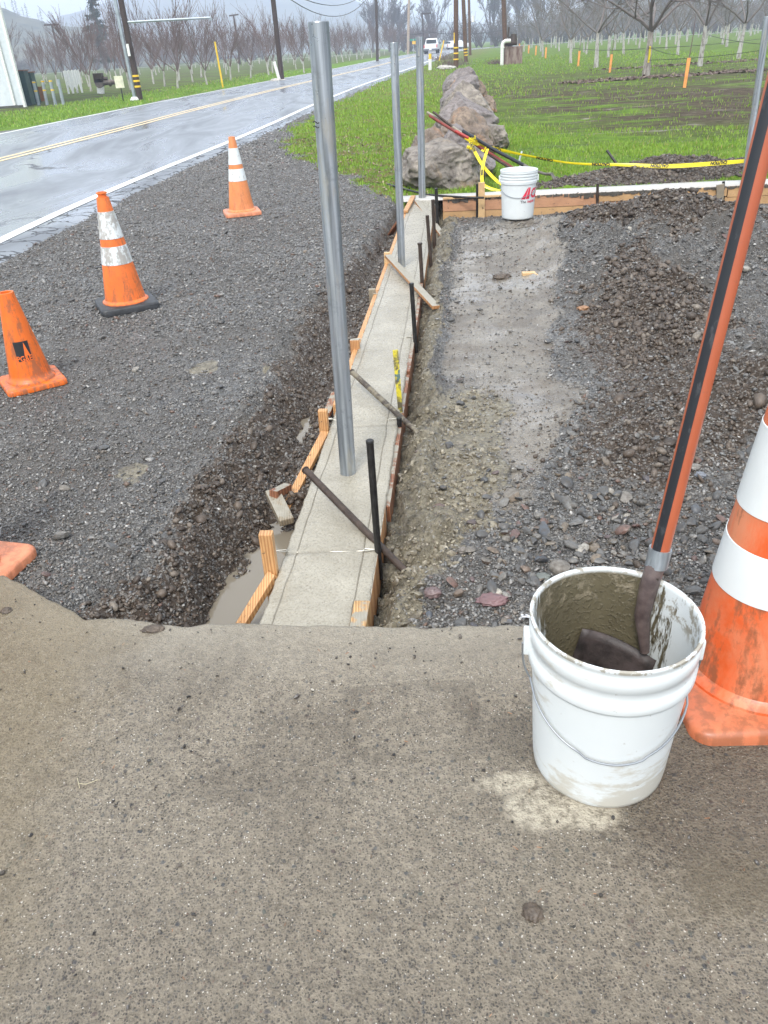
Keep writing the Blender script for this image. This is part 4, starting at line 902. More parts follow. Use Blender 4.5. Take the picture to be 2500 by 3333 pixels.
def rrect(mb, w_, h_, z0, z1, rc=.04, inset=.008, n=6):
    def ringp(s, z):
        pts = []
        for q, (sx, sy) in enumerate(((1, 1), (-1, 1), (-1, -1), (1, -1))):
            for k in range(n + 1):
                a = math.pi / 2 * (q + k / n); pts.append((sx * (w_ / 2 - s - rc) + rc * math.cos(a), sy * (h_ / 2 - s - rc) + rc * math.sin(a), z))
        return pts
    rings = [ringp(0, z0), ringp(0, z1 - inset), ringp(inset * .4, z1 - inset * .3), ringp(inset, z1)]
    N = len(rings[0]); vs = sum(rings, []); fs = []
    for j in range(3):
        for k in range(N): fs.append((j * N + k, j * N + (k + 1) % N, (j + 1) * N + (k + 1) % N, (j + 1) * N + k))
    fs.append(tuple(range(N - 1, -1, -1))); fs.append(tuple(3 * N + k for k in range(N))); mb.add(vs, fs)
def cone(loc, rz, H, r0, r1, base, bh, mats, label, collars=(), ctop=True, tilt=(0, 0), flare=1.0):
    t = thing('traffic_cone', label, 'traffic cone', loc, rz, 'traffic cones'); t.rotation_euler = (tilt[0], tilt[1], rz)
    def rr(z): return r0 + (r1 - r0) * ((z - bh) / (H - bh)) ** flare
    mb = MB(); rrect(mb, base, base, 0, bh, base * .1, bh * .3); mb.build('base', mats[1], t, smooth=True)
    pr = [(r0 * 1.12, bh - .002), (r0 * 1.11, bh + .006), (r0 * 1.03, bh + .014)] + [(rr(bh + .02 + (H - bh - .02) * k / 22), bh + .02 + (H - bh - .02) * k / 22) for k in range(22)]
    if ctop == 'neck': pr += [(r1 * .95, H - .035), (r1 * .80, H - .03), (r1 * .82, H - .012), (r1 * 1.02, H - .008), (r1 * 1.0, H), (r1 * .75, H), (r1 * .7, H - .03)]
    else: pr += [(r1 * 1.04, H - .004), (r1 * 1.02, H), (r1 * .72, H), (r1 * .68, H - .05)]
    pr = [p for p in pr[:-7]] + sorted(pr[-7:-3], key=lambda q: q[1]) + pr[-3:] if False else pr
    mb = MB(); mb.lathe(pr, 48); mb.build('body', mats[0], t, smooth=True)
    for (za, zb) in collars:
        mb = MB(); mb.lathe([(rr(za) + .0006, za), (rr(za) + .0022, za + .001), (rr((za + zb) / 2) + .0022, (za + zb) / 2), (rr(zb) + .0022, zb - .001), (rr(zb) + .0006, zb)], 48)
        mb.build('reflective_collar', mats[2], t, smooth=True)
    return t, rr
zc = lambda x, y: float(height(np.array([x]), np.array([y]))[0])
def gz(p): return (p.x, p.y, zc(p.x, p.y) + .004)
c2 = G(266, 668, -.0); cone(gz(c2 + Vector((0, .1, 0))), R_(24), .71, .132, .032, .37, .042, (M_OR2, M_BASEB, M_SLVD), 'orange cone on a black rubber base with two scuffed white bands', [(.285, .395), (.44, .60)], 'neck')
c3 = G(519, 466, 0); cone(gz(c3 + Vector((0, .16, 0))), R_(14), .71, .130, .030, .36, .035, (M_OR3, M_ORB, M_SLV), 'faded orange cone farthest up the gravel shoulder with a tan tip', [(.315, .425), (.465, .61)])
c1 = Vector(gz(G(57, 838, 0) + Vector((0, .09, 0)))); k1, rr1 = cone(c1, R_(32), .465, .105, .036, .29, .028, (M_OR1, M_OR1, M_SLV), 'small orange cone with a black square logo and no white bands')
cone(gz(Vector((-1.385, 2.035, 0))), R_(-15.5), .71, .132, .032, .38, .035, (M_OR3, M_ORB, M_SLV), 'cone at the left edge with only a corner of its pinkish orange base in view', [(.3, .4), (.45, .6)])
cone((.868, 1.345, .05), R_(-3), .93, .163, .045, .44, .040, (M_OR4, M_ORB4, M_SLVC), 'large weathered orange cone with two white bands beside the near bucket', [(.285, .40), (.478, .66)], tilt=(0, R_(-2.5)))

# logo on the small cone, wrapped round its surface
def text_mesh(s, size, bold=.0, shear=0.0, align='CENTER'):
    cu = bpy.data.curves.new('t', 'FONT'); cu.body = s; cu.size = size; cu.offset = bold; cu.shear = shear; cu.align_x = align; cu.resolution_u = 3
    ob = bpy.data.objects.new('t', cu); COL.objects.link(ob); bpy.context.view_layer.update()
    me = bpy.data.meshes.new_from_object(ob.evaluated_get(bpy.context.evaluated_depsgraph_get()))
    bm = bmesh.new(); bm.from_mesh(me); bmesh.ops.triangulate(bm, faces=bm.faces[:])
    for _ in range(2):
        es = [e for e in bm.edges if e.calc_length() > size * .18]
        if es: bmesh.ops.subdivide_edges(bm, edges=es, cuts=1); bmesh.ops.triangulate(bm, faces=bm.faces[:])
    vs = [v.co.copy() for v in bm.verts]; fs = [tuple(v.index for v in f.verts) for f in bm.faces]; bm.free()
    bpy.data.objects.remove(ob); bpy.data.curves.remove(cu); bpy.data.meshes.remove(me); return vs, fs
def wrap(vs, rfun, a0, z0, off):
    return [(lambda r: (r * math.cos(a0 + v.x / r), r * math.sin(a0 + v.x / r), z0 + v.y))(rfun(z0 + v.y) + off) for v in vs]
def gridpoly(pts, n=8):
    bm = bmesh.new(); f = bm.faces.new([bm.verts.new((*p, 0)) for p in pts]); bmesh.ops.triangulate(bm, faces=[f])
    for _ in range(3): bmesh.ops.subdivide_edges(bm, edges=bm.edges[:], cuts=1); bmesh.ops.triangulate(bm, faces=bm.faces[:])
    bm.verts.index_update(); vs = [v.co.copy() for v in bm.verts]; fs = [tuple(v.index for v in f.verts) for f in bm.faces]; bm.free(); return vs, fs
A0 = R_(-68) - R_(32)
M_LBLK = plain('logo_black', (.012, .012, .014), .45, vs=30); M_LOR = plain('logo_orange', (.80, .15, .015), .45, vs=20)
b = MB(); vs, fs = gridpoly([(-.036, -.048), (.036, -.048), (.036, .048), (-.036, .048)]); b.add(wrap(vs, rr1, A0, .19, .0008), fs); b.build('logo_panel', M_LBLK, k1)
b = MB(); vs, fs = gridpoly([(.004, -.022), (.030, -.022), (.013, .044)]); b.add(wrap(vs, rr1, A0, .19, .0014), fs)
vs, fs = text_mesh('PG&E', .034, .0006); vs = [Vector((v.x * .92, v.y * 1.1 - .047, 0)) for v in vs]; b.add(wrap(vs, rr1, A0, .19, .0017), fs); b.build('logo_lettering', M_LOR, k1)

# ------------------------------------------------------------------ buckets
def mat_bucket(name, dirt, inside=False):
    m = Mt(name); c = m.co(); n = m.noise(6, 5, .65, c); sc = m.noise(1, 5, .7, m.mapping(c, (18, 18, 60))); z = m.xyz(c).outputs[2]
    low = m.ramp(z, [(0, .14), (.10, .05), (.3, 0)])
    f = m.ramp(m.math('ADD', m.math('ADD', m.math('MULTIPLY', n, .55), m.math('MULTIPLY', sc, .45)), low), [(dirt, 0), (dirt + .08, .65)])
    col = m.mix(n, (.58, .62, .62), (.68, .71, .70)); col = m.mix(f, col, (.42, .38, .29))
    spk = m.ramp(m.noise(55, 3, .6, c), [(.70, 0), (.73, .6)]); col = m.mix(spk, col, (.28, .25, .2))
    if inside:
        rad = m.n('VectorMath', {0: m.n('VectorMath', {0: c, 1: (1, 1, 0)}, operation='MULTIPLY').outputs[0]}, operation='LENGTH').outputs['Value']
        X = m.xyz(c).outputs[0]
        str_ = m.noise(1, 5, .75, m.mapping(c, (50, 50, 7)))
        # cement coats the inside except a bare patch on the right and a sliver on the left
        g = m.math('ADD', m.math('MULTIPLY', m.math('ABSOLUTE', m.math('ADD', X, .012)), 5.6), m.math('MULTIPLY', m.math('SUBTRACT', str_, .5), 1.1))
        cem = m.ramp(g, [(.62, 1), (.68, 0)])
        a = m.attr('inner'); cf = m.math('MULTIPLY', cem, a)
        cc = m.mix(m.noise(24, 4, .6, c), (.085, .072, .043), (.155, .135, .085))
        rimd = m.math('MULTIPLY', m.attr('rim'), m.ramp(m.noise(30, 4, .7, c), [(.5, 0), (.57, .8)]))
        col = m.mix(cf, col, cc); col = m.mix(rimd, col, (.25, .215, .15))
        bh = m.math('MULTIPLY', m.math('ADD', m.ramp(m.noise(110, 3, .55, c), [(.5, 0), (.75, 1)]), m.math('MULTIPLY', m.noise(20, 3, .6, c), .5)), cf)
        m.set(col=col, rough=m.mix(cf, (.38, .38, .38), (.3, .3, .3)), normal=m.bump(bh, .6, .0035))
    else: m.set(col=col, rough=.38, normal=m.bump(n, .1, .002))
    m.set(sss=.0); return m.m
def bucket(loc, rz, s, label, near):
    t = thing('plastic_bucket', label, 'bucket', loc, rz, 'white plastic buckets'); t.scale = (s, s, s)
    H = .37; r0, r1 = .130, .149
    def rr(z): return r0 + (r1 - r0) * z / H
    out = [(.0, .004), (r0 - .012, .004), (r0 - .006, .0), (r0 - .001, .004), (r0, .012)] + [(rr(z), z) for z in np.linspace(.03, .262, 10)]
    if near: out += [(rr(.266), .266), (rr(.27) + .006, .268), (rr(.28) + .0072, .272), (rr(.292) + .0072, .292), (rr(.296) + .003, .298), (rr(.30) + .002, .302), (rr(.318) + .002, .318), (rr(.322) + .0045, .321), (rr(.345) + .0045, .345), (rr(.352) + .002, .350), (rr(.356), .353), (r1 + .001, .362), (r1 + .0035, .366), (r1 + .003, .3705), (r1 - .001, .372)]
    else: out += [(rr(.27), .27), (rr(.27) + .006, .272), (rr(.285) + .0065, .292), (rr(.296) + .001, .296)] + [q for z in (.305, .327, .349) for q in ((rr(z), z), (rr(z) + .005, z + .003), (rr(z) + .005, z + .012), (rr(z), z + .0145))] + [(r1 + .003, .3655), (r1 + .003, .3705), (r1 - .001, .372)]
    inn = [(r1 - .004, .369), (r1 - .0045, .36)] + [(rr(z) - .004, z) for z in np.linspace(.34, .02, 14)] + [(r0 - .012, .008), (0, .008)]
    pr = out + inn; n = 72; V = []; ia = []; ra = []
    for j, (r, z) in enumerate(pr):
        a = np.arange(n) * 2 * np.pi / n; wob = 1 + (.004 * np.cos(2 * a + 1) if z > .2 else 0)
        V.append(np.stack([r * wob * np.cos(a), r * wob * np.sin(a), np.full(n, z)], 1)); ia.append(np.full(n, 1. if j >= len(out) + 1 else 0.)); ra.append(np.full(n, 1. if abs(j - len(out)) <= 3 else 0.))
    k = np.arange(n); Fc = np.concatenate([np.stack([j * n + k, j * n + (k + 1) % n, (j + 1) * n + (k + 1) % n, (j + 1) * n + k], 1) for j in range(len(pr) - 1)])
    np_mesh('body', np.concatenate(V), Fc, mat_bucket('bucket_plastic' if near else 'clean_bucket_plastic', .565 if near else .78, near), dict(inner=np.concatenate(ia), rim=np.concatenate(ra)), parent=t)
    smooth_mesh(t.children[0].data, 50)
    # lugs
    for sx in (-1, 1):
        mb = MB(); mb.box((sx * (rr(.31) + .008), 0, .305), (.016, .034, .045)); o = mb.build('handle_lug', bpy.data.materials['clean_bucket_plastic'] if not near else bpy.data.materials['bucket_plastic'], t, bevel=.004, smooth=True)
    M_WIRE = plain('bail_wire', (.34, .36, .38), .3, .8, .2)
    R = rr(.31) + .017; pts = []
    if near:
        ang = R_(53)     # bail hanging down in front, resting on the wall
        for k in range(41):
            a = math.pi * k / 40; x_ = -R * math.cos(a); d = math.sin(a)
            dz = -.155 * d ** .72; yb = -(math.sqrt(max(0, (rr(.31 + dz) + .006) ** 2 - min(abs(x_), rr(.31 + dz)) ** 2)) ) if abs(x_) < rr(.31 + dz) else -.004
            pts.append((x_ * (1 - .0 * d), min(yb, -.004) , .302 + dz))
        kink = [(i, p) for i, p in enumerate(pts)]
        pts = [(x_, y_, z_ - (.006 if abs(x_) < .062 else 0)) for x_, y_, z_ in pts]
    else:
        for k in range(31):
            a = math.pi * k / 30; x_ = -R * math.cos(a); d = math.sin(a); dz = -.13 * d ** .8
            yb = -math.sqrt(max(0, (rr(.31 + dz) + .005) ** 2 - min(abs(x_), rr(.31 + dz)) ** 2)) if abs(x_) < rr(.31 + dz) else -.003
            pts.append((x_, min(yb, -.003), .302 + dz))
    mb = MB(); mb.tube(pts, .0021, 8); mb.build('bail_handle', M_WIRE, t, smooth=True)
    return t, rr
nb, _ = bucket((.425, 1.128, .05), R_(-8), 1.045, 'white bucket with cement-coated inside standing on the slab with a shovel in it', True)
bx_, by_ = 1.315, 6.99; bzz = zc(bx_, by_ - .08) + .002
fb, frr = bucket((bx_, by_, bzz), R_(-10), 1.03, 'clean white bucket with red lettering standing before the cross wall', False)
M_RED = plain('logo_red', (.66, .03, .07), .4, vs=20); M_LGREY = plain('logo_grey', (.10, .10, .11), .4)
af = R_(-46)
b = MB(); vs, fs = gridpoly([(-.085, -.025), (-.050, -.025), (-.022, .062), (-.030, .062)]); b.add(wrap(vs, frr, af, .185, .0012), fs)
vs, fs = gridpoly([(-.044, -.025), (-.012, -.025), (-.004, .062), (-.018, .062)]); b.add(wrap(vs, frr, af, .185, .0012), fs)
vs, fs = text_mesh('CE', .098, .004, .12, 'LEFT'); vs = [Vector((v.x * .86 + .0, v.y - .018, 0)) for v in vs]; b.add(wrap(vs, frr, af, .185, .0012), fs)
vs, fs = text_mesh('helpful', .030, .0007, .08, 'LEFT'); b.add(wrap([Vector((v.x - .028, v.y - .055, 0)) for v in vs], frr, af, .185, .0012), fs)
b.build('red_lettering', M_RED, fb)
for wd_, dx_ in (('The', -.088), ('place', .075)):
    b = MB(); vs, fs = text_mesh(wd_, .030, .0007, 0, 'LEFT'); b.add(wrap([Vector((v.x + dx_, v.y - .055, 0)) for v in vs], frr, af, .185, .0012), fs); b.build('grey_lettering', M_LGREY, fb)

# ------------------------------------------------------------------ shovel in the near bucket
SP = [A(1393, 1408, 1.195), A(1387, 1330, 1.215), A(1403, 1262, 1.228), A(1424, 1196, 1.24)]
top = A(1700, 100, 1.345); fer = SP[-1]; u = (top - fer).normalized()
t = thing('shovel', 'long shovel with orange and black fibreglass handle standing in the near bucket', 'shovel', tuple(SP[0]))
L0 = SP[0]; q = lambda p: Vector(p) - L0
mb = MB(); mb.tube([q(p) for p in (SP[0], SP[1], SP[2], fer, fer + u * .004)], [.010, .0165, .0195, .0195, .0175], 20, sq=.95)
m = Mt('worn_brown_enamel'); c = m.co(); n = m.noise(16, 5, .7, c); m.set(col=m.mix(m.ramp(n, [(.35, 0), (.65, 1)]), (.055, .038, .036), (.14, .105, .095)), rough=.42, normal=m.bump(n, .3, .002)); M_BENA = m.m
mb.build('socket', M_BENA, t, smooth=True)
mb = MB(); mb.tube([q(fer - u * .028), q(fer + u * .012)], [.0218, .0222], 24); mb.build('ferrule', M_GALV, t, smooth=True)
mb = MB(); rv = q(fer - u * .045 + Vector((-.002, -.0185, .0))); mb.tube([rv, rv + Vector((0, -.003, 0))], .0035, 10); mb.build('rivet', M_RUST, t, smooth=True)
m = Mt('fibreglass_handle'); c = m.co(); n = m.noise(9, 4, .6, m.mapping(c, (3, 3, .6))); nf = m.noise(70, 4, .7, c)
m.set(col=m.mix(m.ramp(nf, [(.60, 0), (.7, .4)]), m.mix(n, (.33, .075, .03), (.44, .115, .05)), (.19, .09, .06)), rough=.36, normal=m.bump(nf, .1, .001)); M_HNDO = m.m
mb = MB(); mb.tube([q(fer - u * .02), q(fer + u * .5), q(top)], .0183, 28); mb.build('handle', M_HNDO, t, smooth=True)
# the black inlay runs down the left-hand side
side = u.cross(Vector((0, 1, 0))).normalized() * -1; side = -side if side.x > 0 else side; fr = u.cross(side).normalized(); fr = fr if fr.y < 0 else -fr
m = Mt('black_grip_strip'); c = m.co(); nf = m.noise(40, 4, .75, m.mapping(c, (1, 1, .35))); m.set(col=m.mix(m.ramp(nf, [(.58, 0), (.72, .6)]), (.012, .014, .018), (.10, .10, .105)), rough=.42, normal=m.bump(nf, .3, .0015))
vs = []; K = 9
for P_ in (fer - u * .01, fer + u * .5, top):
    for k in range(K):
        a = R_(14) + R_(54) * k / (K - 1); vs.append(q(P_ + (side * math.cos(a) + fr * math.sin(a)) * .0191))
mb = MB(); mb.add(vs, [(j * K + k, j * K + k + 1, (j + 1) * K + k + 1, (j + 1) * K + k) for j in range(2) for k in range(K - 1)]); mb.build('handle_stripe', m.m, t, smooth=True)
# blade down in the bucket
bl = MB(); cb = q(SP[0]); V = []
for j in range(9):
    f = j / 8; z_ = -.015 - .20 * f; wd = (.070 if f < .55 else .070 * math.sqrt(max(.02, 1 - ((f - .55) / .45) ** 2)))
    for k in range(9):
        s_ = (k / 8 - .5) * 2; V.append(cb + Vector((s_ * wd - .045 - .05 * f, .030 + .02 * (1 - s_ ** 2) - .03 * f - s_ * .035, z_ * .9 + .012 - s_ * .02)))
bl.add(V, [(j * 9 + k, j * 9 + k + 1, (j + 1) * 9 + k + 1, (j + 1) * 9 + k) for j in range(8) for k in range(8)])
o = bl.build('blade', plain('dark_blade_steel', (.040, .030, .028), .55, vs=30, var=.7, bump=.003, bs=60), t, smooth=True); md = o.modifiers.new('thick', 'SOLIDIFY'); md.thickness = .003

# ------------------------------------------------------------------ boulders
def mat_rock(name, a, b, c3, spots=.0):
    m = Mt(name); c = m.co(); n = m.noise(3.5, 8, .7, c, .8); n2 = m.noise(14, 6, .75, c); n3 = m.noise(1.6, 5, .65, c, .6)
    col = m.mix(m.ramp(n, [(.35, 0), (.65, 1)]), a, b); col = m.mix(m.ramp(n3, [(.54 - spots, 0), (.66 - spots, .8)]), col, c3); col = m.mix(m.ramp(n2, [(.36, .75), (.5, 0)]), col, (.07, .055, .045))
    m.set(col=col, rough=.6, normal=m.bump(m.math('ADD', n, m.math('MULTIPLY', n2, .8)), 1.0, .025)); return m.m
M_RKG = mat_rock('boulder_grey', (.11, .092, .075), (.33, .29, .24), (.32, .21, .10)); M_RKP = mat_rock('boulder_mauve', (.11, .092, .088), (.27, .235, .22), (.20, .15, .12)); M_RKO = mat_rock('boulder_rusty', (.12, .09, .07), (.29, .22, .16), (.34, .16, .06), .06)
def boulder(base, size, rz, mat, label, seed, cuts=15, group='boulders lining the field edge'):
    bm = bmesh.new(); bmesh.ops.create_icosphere(bm, subdivisions=6, radius=1); P = np.array([v.co[:] for v in bm.verts]); Fi = np.array([[q.index for q in f.verts] for f in bm.faces]); bm.free()
    rg = np.random.default_rng(seed)
    for _ in range(cuts):
        nrm = rg.normal(0, 1, 3); nrm[2] = abs(nrm[2]) * .7 + .05; nrm /= np.linalg.norm(nrm); d = rg.uniform(.55, .82)
        s = P @ nrm - d; P = P - np.outer(np.maximum(s, 0) * .97, nrm)
    nv = P / np.linalg.norm(P, axis=1)[:, None]
    P = P + nv * (fbm3(P * 1.6 + seed, 3, seed)[:, None] * .26 + (np.abs(fbm3(P * 2.6 + seed, 3, seed + 5)) * -.30 + .04)[:, None] + fbm3(P * 12, 4, seed + 9)[:, None] * .06)
    P = P * (np.array(size) / 2)
    P[:, 2] = np.maximum(P[:, 2], -size[2] * .42); P[:, 2] += size[2] * .36
    o = np_mesh('boulder', P, Fi, mat); o.location = base; o.rotation_euler = (0, 0, rz); smooth_mesh(o.data, 60); return tag(o, label, 'boulder', group)
boulder((.90, 9.62, -.06), (1.02, 1.15, .68), .4, M_RKG, 'largest grey boulder standing right behind the third post with a yellowish face', 3)
boulder((1.32, 10.25, -.05), (.62, .9, .50), .2, M_RKP, 'low mauve boulder tucked behind the right side of the largest boulder', 8)
boulder((1.20, 10.75, -.05), (.60, .6, .62), 1.0, M_RKP, 'grey pointed boulder second in the row behind the largest one', 12)
boulder((.98, 11.6, -.05), (.6, .8, .62), .2, M_RKO, 'brown boulder peeking out left behind the largest one beside the third post', 14)
boulder((1.50, 12.1, -.05), (1.0, 1.0, .80), .9, M_RKO, 'rusty orange boulder in the middle of the row where the tool handles start', 21)
boulder((1.98, 12.9, -.05), (.55, .8, .5), .3, M_RKG, 'small grey boulder on the field side of the rusty one', 25)
boulder((1.75, 14.4, -.05), (1.12, 1.15, .84), .2, M_RKP, 'broad mauve boulder behind the rusty orange one', 30)
boulder((2.12, 17.0, -.05), (1.05, 1.1, .92), .7, M_RKG, 'greyish green boulder with a jagged top behind the broad mauve one', 36)
boulder((2.4, 20.0, -.05), (1.2, 1.1, .90), .1, M_RKP, 'flat topped brown boulder near the far end of the row', 41)
boulder((2.92, 19.6, -.05), (.45, .8, .5), .1, M_RKO, 'small tan boulder on the field side near the far end of the row', 44)
boulder((2.9, 23.4, -.05), (1.05, 1.2, .85), .5, M_RKO, 'reddish boulder second from the far end of the row', 50)
boulder((3.0, 26.0, -.05), (1.15, 1.2, .98), .5, M_RKP, 'rounded pinkish boulder at the far end of the row before the near brown pole', 57)

# ------------------------------------------------------------------ tools leaning on the big boulder
HND = [(926, 247), (935, 243)]
def tool(label, cat, pts, rads, mats, names=('handle',), name='digging_bar'):
    t = thing(name, label, cat, tuple(pts[0][-1])); L = Vector(pts[0][-1])
    for seg, r, mt, nm in zip(pts, rads, mats, names):
        mb = MB(); mb.tube([Vector(p) - L for p in seg], r, 12); mb.build(nm, mt, t, smooth=True)
    return t
M_REDH = plain('red_brown_handle', (.17, .028, .018), .42, var=.45, vs=12); M_BLKH = plain('black_handle', (.012, .015, .02), .38, var=.4, vs=14); M_MUDSTEEL = plain('muddy_tool_steel', (.13, .12, .10), .45, .3, .4, 20, .002, 60)
gA = Vector((0, 0, .0))
tool('red-brown handled tool leaning from the boulders to the ground by the cross wall', 'garden tool', [[A(928, 250, 10.3), A(1060, 332, 9.55), A(1172, 405, 8.92)], [A(1172, 405, 8.92), A(1190, 416, 8.84)]], [.017, [.016, .02]], [M_REDH, M_MUDSTEEL], ('handle', 'blade'), 'long_handled_tool')
tool('dark iron bar leaning lowest among the tools on the big boulder', 'iron bar', [[A(936, 242, 10.35), A(1050, 330, 9.6), A(1140, 388, 8.98)]], [.014], [M_RUST], ('shaft',), 'iron_bar')
tool('short red bar end resting on the crest of the big boulder', 'iron bar', [[A(984, 283, 9.7), A(1012, 298, 9.62)]], [.016], [plain('bright_red_paint', (.35, .02, .015), .4)], ('shaft',), 'iron_bar')
tool('brown wooden handle lying above the red one on the big boulder', 'wooden rod', [[A(923, 243, 10.5), A(980, 276, 10.05), A(1034, 312, 9.7)]], [.015], [M_WOODG], ('shaft',), 'wooden_rod')
th = tool('hoe with a black handle and muddy curved steel head leaning on the boulders', 'hoe', [[A(1000, 283, 9.85), A(1070, 325, 9.5), A(1132, 357, 9.2)], [A(1132, 357, 9.2), A(1158, 370, 9.08), A(1178, 376, 9.0), A(1192, 376, 8.95)]], [.019, [.018, .015, .014, .017]], [M_BLKH, M_MUDSTEEL], ('handle', 'socket'), 'hoe')
Lh = Vector(th.location); p0, p1 = A(1190, 374, 8.95), A(1215, 412, 8.86); b = MB(); d = Vector((.035, .03, 0))
b.add([p0 - d * .4 - Lh, p0 + d * .4 - Lh, p1 + d * 1.2 - Lh, p1 - d * 1.2 - Lh], [(0, 1, 2, 3)]); o = b.build('blade', M_MUDSTEEL, th); o.modifiers.new('t', 'SOLIDIFY').thickness = .006
b = MB(); b.tube([A(1127, 328, 9.6), A(1122, 345, 9.45), A(1126, 372, 9.35), A(1140, 392, 9.15)], .011, 10); tag(b.build('grey_hose', plain('grey_pvc', (.30, .34, .34), .4), smooth=True), 'short curl of grey conduit on the grass behind the tools', 'hose')
b = MB(); b.tube([G(838, 398, .0), G(880, 410, .02), G(920, 420, .02), G(965, 424, .03), G(1020, 427, .03), G(1045, 427, .02)], .011, 10); tag(b.build('black_hose', M_BLK, smooth=True), 'thin black hose running along the foot of the big boulder', 'hose')

# ------------------------------------------------------------------ caution tape
M_TAPE = plain('yellow_tape', (.72, .58, .01), .35, var=.12, vs=4)
def cr_pts(P, n=12):
    P = np.array([tuple(p) for p in P]); out = []
    for i in range(len(P) - 1):
        p0, p1, p2, p3 = P[max(i - 1, 0)], P[i], P[i + 1], P[min(i + 2, len(P) - 1)]
        for k in range(n):
            t = k / n; out.append(.5 * ((2 * p1) + (p2 - p0) * t + (2 * p0 - 5 * p1 + 4 * p2 - p3) * t * t + (3 * p1 - p0 - 3 * p2 + p3) * t ** 3))
    return np.array(out + [P[-1]])
def tape(name, P, wd, label, words, flip=True, twist=0.0, updir=(0, .15, 1), tw=.042, parent=None):
    C = cr_pts(P); s = np.concatenate([[0], np.cumsum(np.linalg.norm(np.diff(C, axis=0), axis=1))]); T = np.gradient(C, axis=0); T /= np.linalg.norm(T, axis=1)[:, None]
    up = np.array(updir, float); U = up - T * (T @ up)[:, None]; U /= np.linalg.norm(U, axis=1)[:, None]; Nn = np.cross(T, U)
    ang = twist * np.sin(s * 1.9) ; U = U * np.cos(ang)[:, None] + Nn * np.sin(ang)[:, None]; Nn = np.cross(T, U)
    w_ = wd * (.72 + .28 * np.cos(s * 2.3 + .5)) if twist else np.full(len(s), wd)
    V = np.concatenate([C - U * w_[:, None] / 2, C + Nn * .004, C + U * w_[:, None] / 2]); n = len(C)
    t = thing(name, label, 'caution tape', tuple(C[0]), group='yellow caution tape round the tools'); L = C[0]
    np_mesh('tape_band', V - L, grid_faces(n, 3), M_TAPE, parent=t)
    mb = MB()
    def put(v, s0, sgn):
        ss = s0 + v.x * sgn; c_ = np.array([np.interp(ss, s, C[:, k]) for k in range(3)]); u_ = np.array([np.interp(ss, s, U[:, k]) for k in range(3)]); n_ = np.array([np.interp(ss, s, Nn[:, k]) for k in range(3)])
        side = 1 if n_[1] < 0 else -1
        return c_ + u_ * (v.y * sgn) + n_ * .0075 * side - L
    vs, fs = text_mesh('CAUTION', tw, .0022); vs = [Vector((v.x, v.y - tw * .36, 0)) for v in vs]
    s0 = words
    while s0 < s[-1] - .2:
        mb = MB(); mb.add([put(v, s0, -1 if flip else 1) for v in vs], fs); mb.build('black_lettering', M_LBLK, t); s0 += .62
    return t
tape('caution_tape', [A(1005, 296, 9.70), A(1035, 312, 9.68), A(1100, 328, 9.55), A(1170, 342, 9.35), A(1242, 353, 9.2), A(1350, 356, 9.05), A(1440, 359, 8.85), A(1530, 354, 8.6), A(1618, 347, 8.22)], .046, 'long yellow caution tape stretched over the field edge to the right-hand post', .35, True, .5)
tape('caution_tape', [A(1016, 306, 9.66), A(1030, 336, 9.4), A(1048, 364, 9.2), A(1075, 392, 9.0), A(1098, 405, 8.9)], .036, 'yellow caution tape hanging from the tools down towards the far bucket', .12, False, 0, (1, 0, .2))
tape('caution_tape', [A(1053, 322, 9.5), A(1045, 350, 9.25), A(1041, 380, 9.0), A(1046, 400, 8.86), A(1075, 412, 8.8), A(1088, 410, 8.8)], .034, 'narrow twisted yellow tape dropping behind the pale stake', .5, False, 0, (1, 0, .2), .024)
for (vx, vy, Y, lab) in ((1022, 300, 9.66, 'crumpled yellow tape knot round the handles on the big boulder'), (1049, 324, 9.5, 'small yellow tape knot on the middle of the red handle'), (1150, 396, 8.98, 'yellow tape knot round the red handle beside the far bucket'), (1012, 318, 9.55, 'small yellow tape tuft below the handles on the big boulder')):
    p = A(vx, vy, Y); mb = MB(); rg = random.Random(int(vx))
    for k in range(6 if vx != 1049 else 3):
        d = Vector((rg.gauss(0, 1), rg.gauss(0, 1), rg.gauss(0, 1))).normalized(); e = d.orthogonal().normalized() * .011
        L = rg.uniform(.02, .055); o_ = Vector((rg.gauss(0, .02), rg.gauss(0, .01), rg.gauss(0, .012)))
        mb.add([o_ - e, o_ + e, o_ + e * .8 + d * L, o_ - e * .8 + d * L], [(0, 1, 2, 3)])
    o = mb.build('tape_knot', M_TAPE, loc=p); o.modifiers.new('t', 'SOLIDIFY').thickness = .003; tag(o, lab, 'tape knot', 'yellow tape knots')

# ------------------------------------------------------------------ small things on the slab and path
def clod(loc, size, label, seed, name='mud_clod', mat=None, cat='mud clod'):
    bm = bmesh.new(); bmesh.ops.create_icosphere(bm, subdivisions=4, radius=1); P = np.array([v.co[:] for v in bm.verts]); Fi = np.array([[q.index for q in f.verts] for f in bm.faces]); bm.free()
    P = P * (1 + fbm3(P * 2 + seed, 4, seed)[:, None] * .9 + (fbm3(P * 6, 3, seed + 3)[:, None]) * .5); P = P * np.array(size) / 2; P[:, 2] = np.maximum(P[:, 2], -size[2] * .2) + size[2] * .2
    o = np_mesh(name, P, Fi, mat or M_CLOD); o.location = loc; return tag(o, label, cat)
clod(G(331, 1360, .05), (.058, .03, .014), 'flat dark mud clod on the slab edge left of the kerb', 5)
clod(G(1150, 1974, .05), (.034, .034, .022), 'brown clump of dirt and straw low on the slab in front of the bucket', 9)
clod(G(1083, 604, -.03), (.12, .10, .06), 'grey mud lump lying alone on the wet path', 13)
clod(G(14, 1320, .05), (.03, .03, .012), 'small mud clod at the left edge of the slab', 15)
clod(G(980, 1640, .05), (.02, .016, .008), 'tiny dark clod in the middle of the slab', 17) if False else None
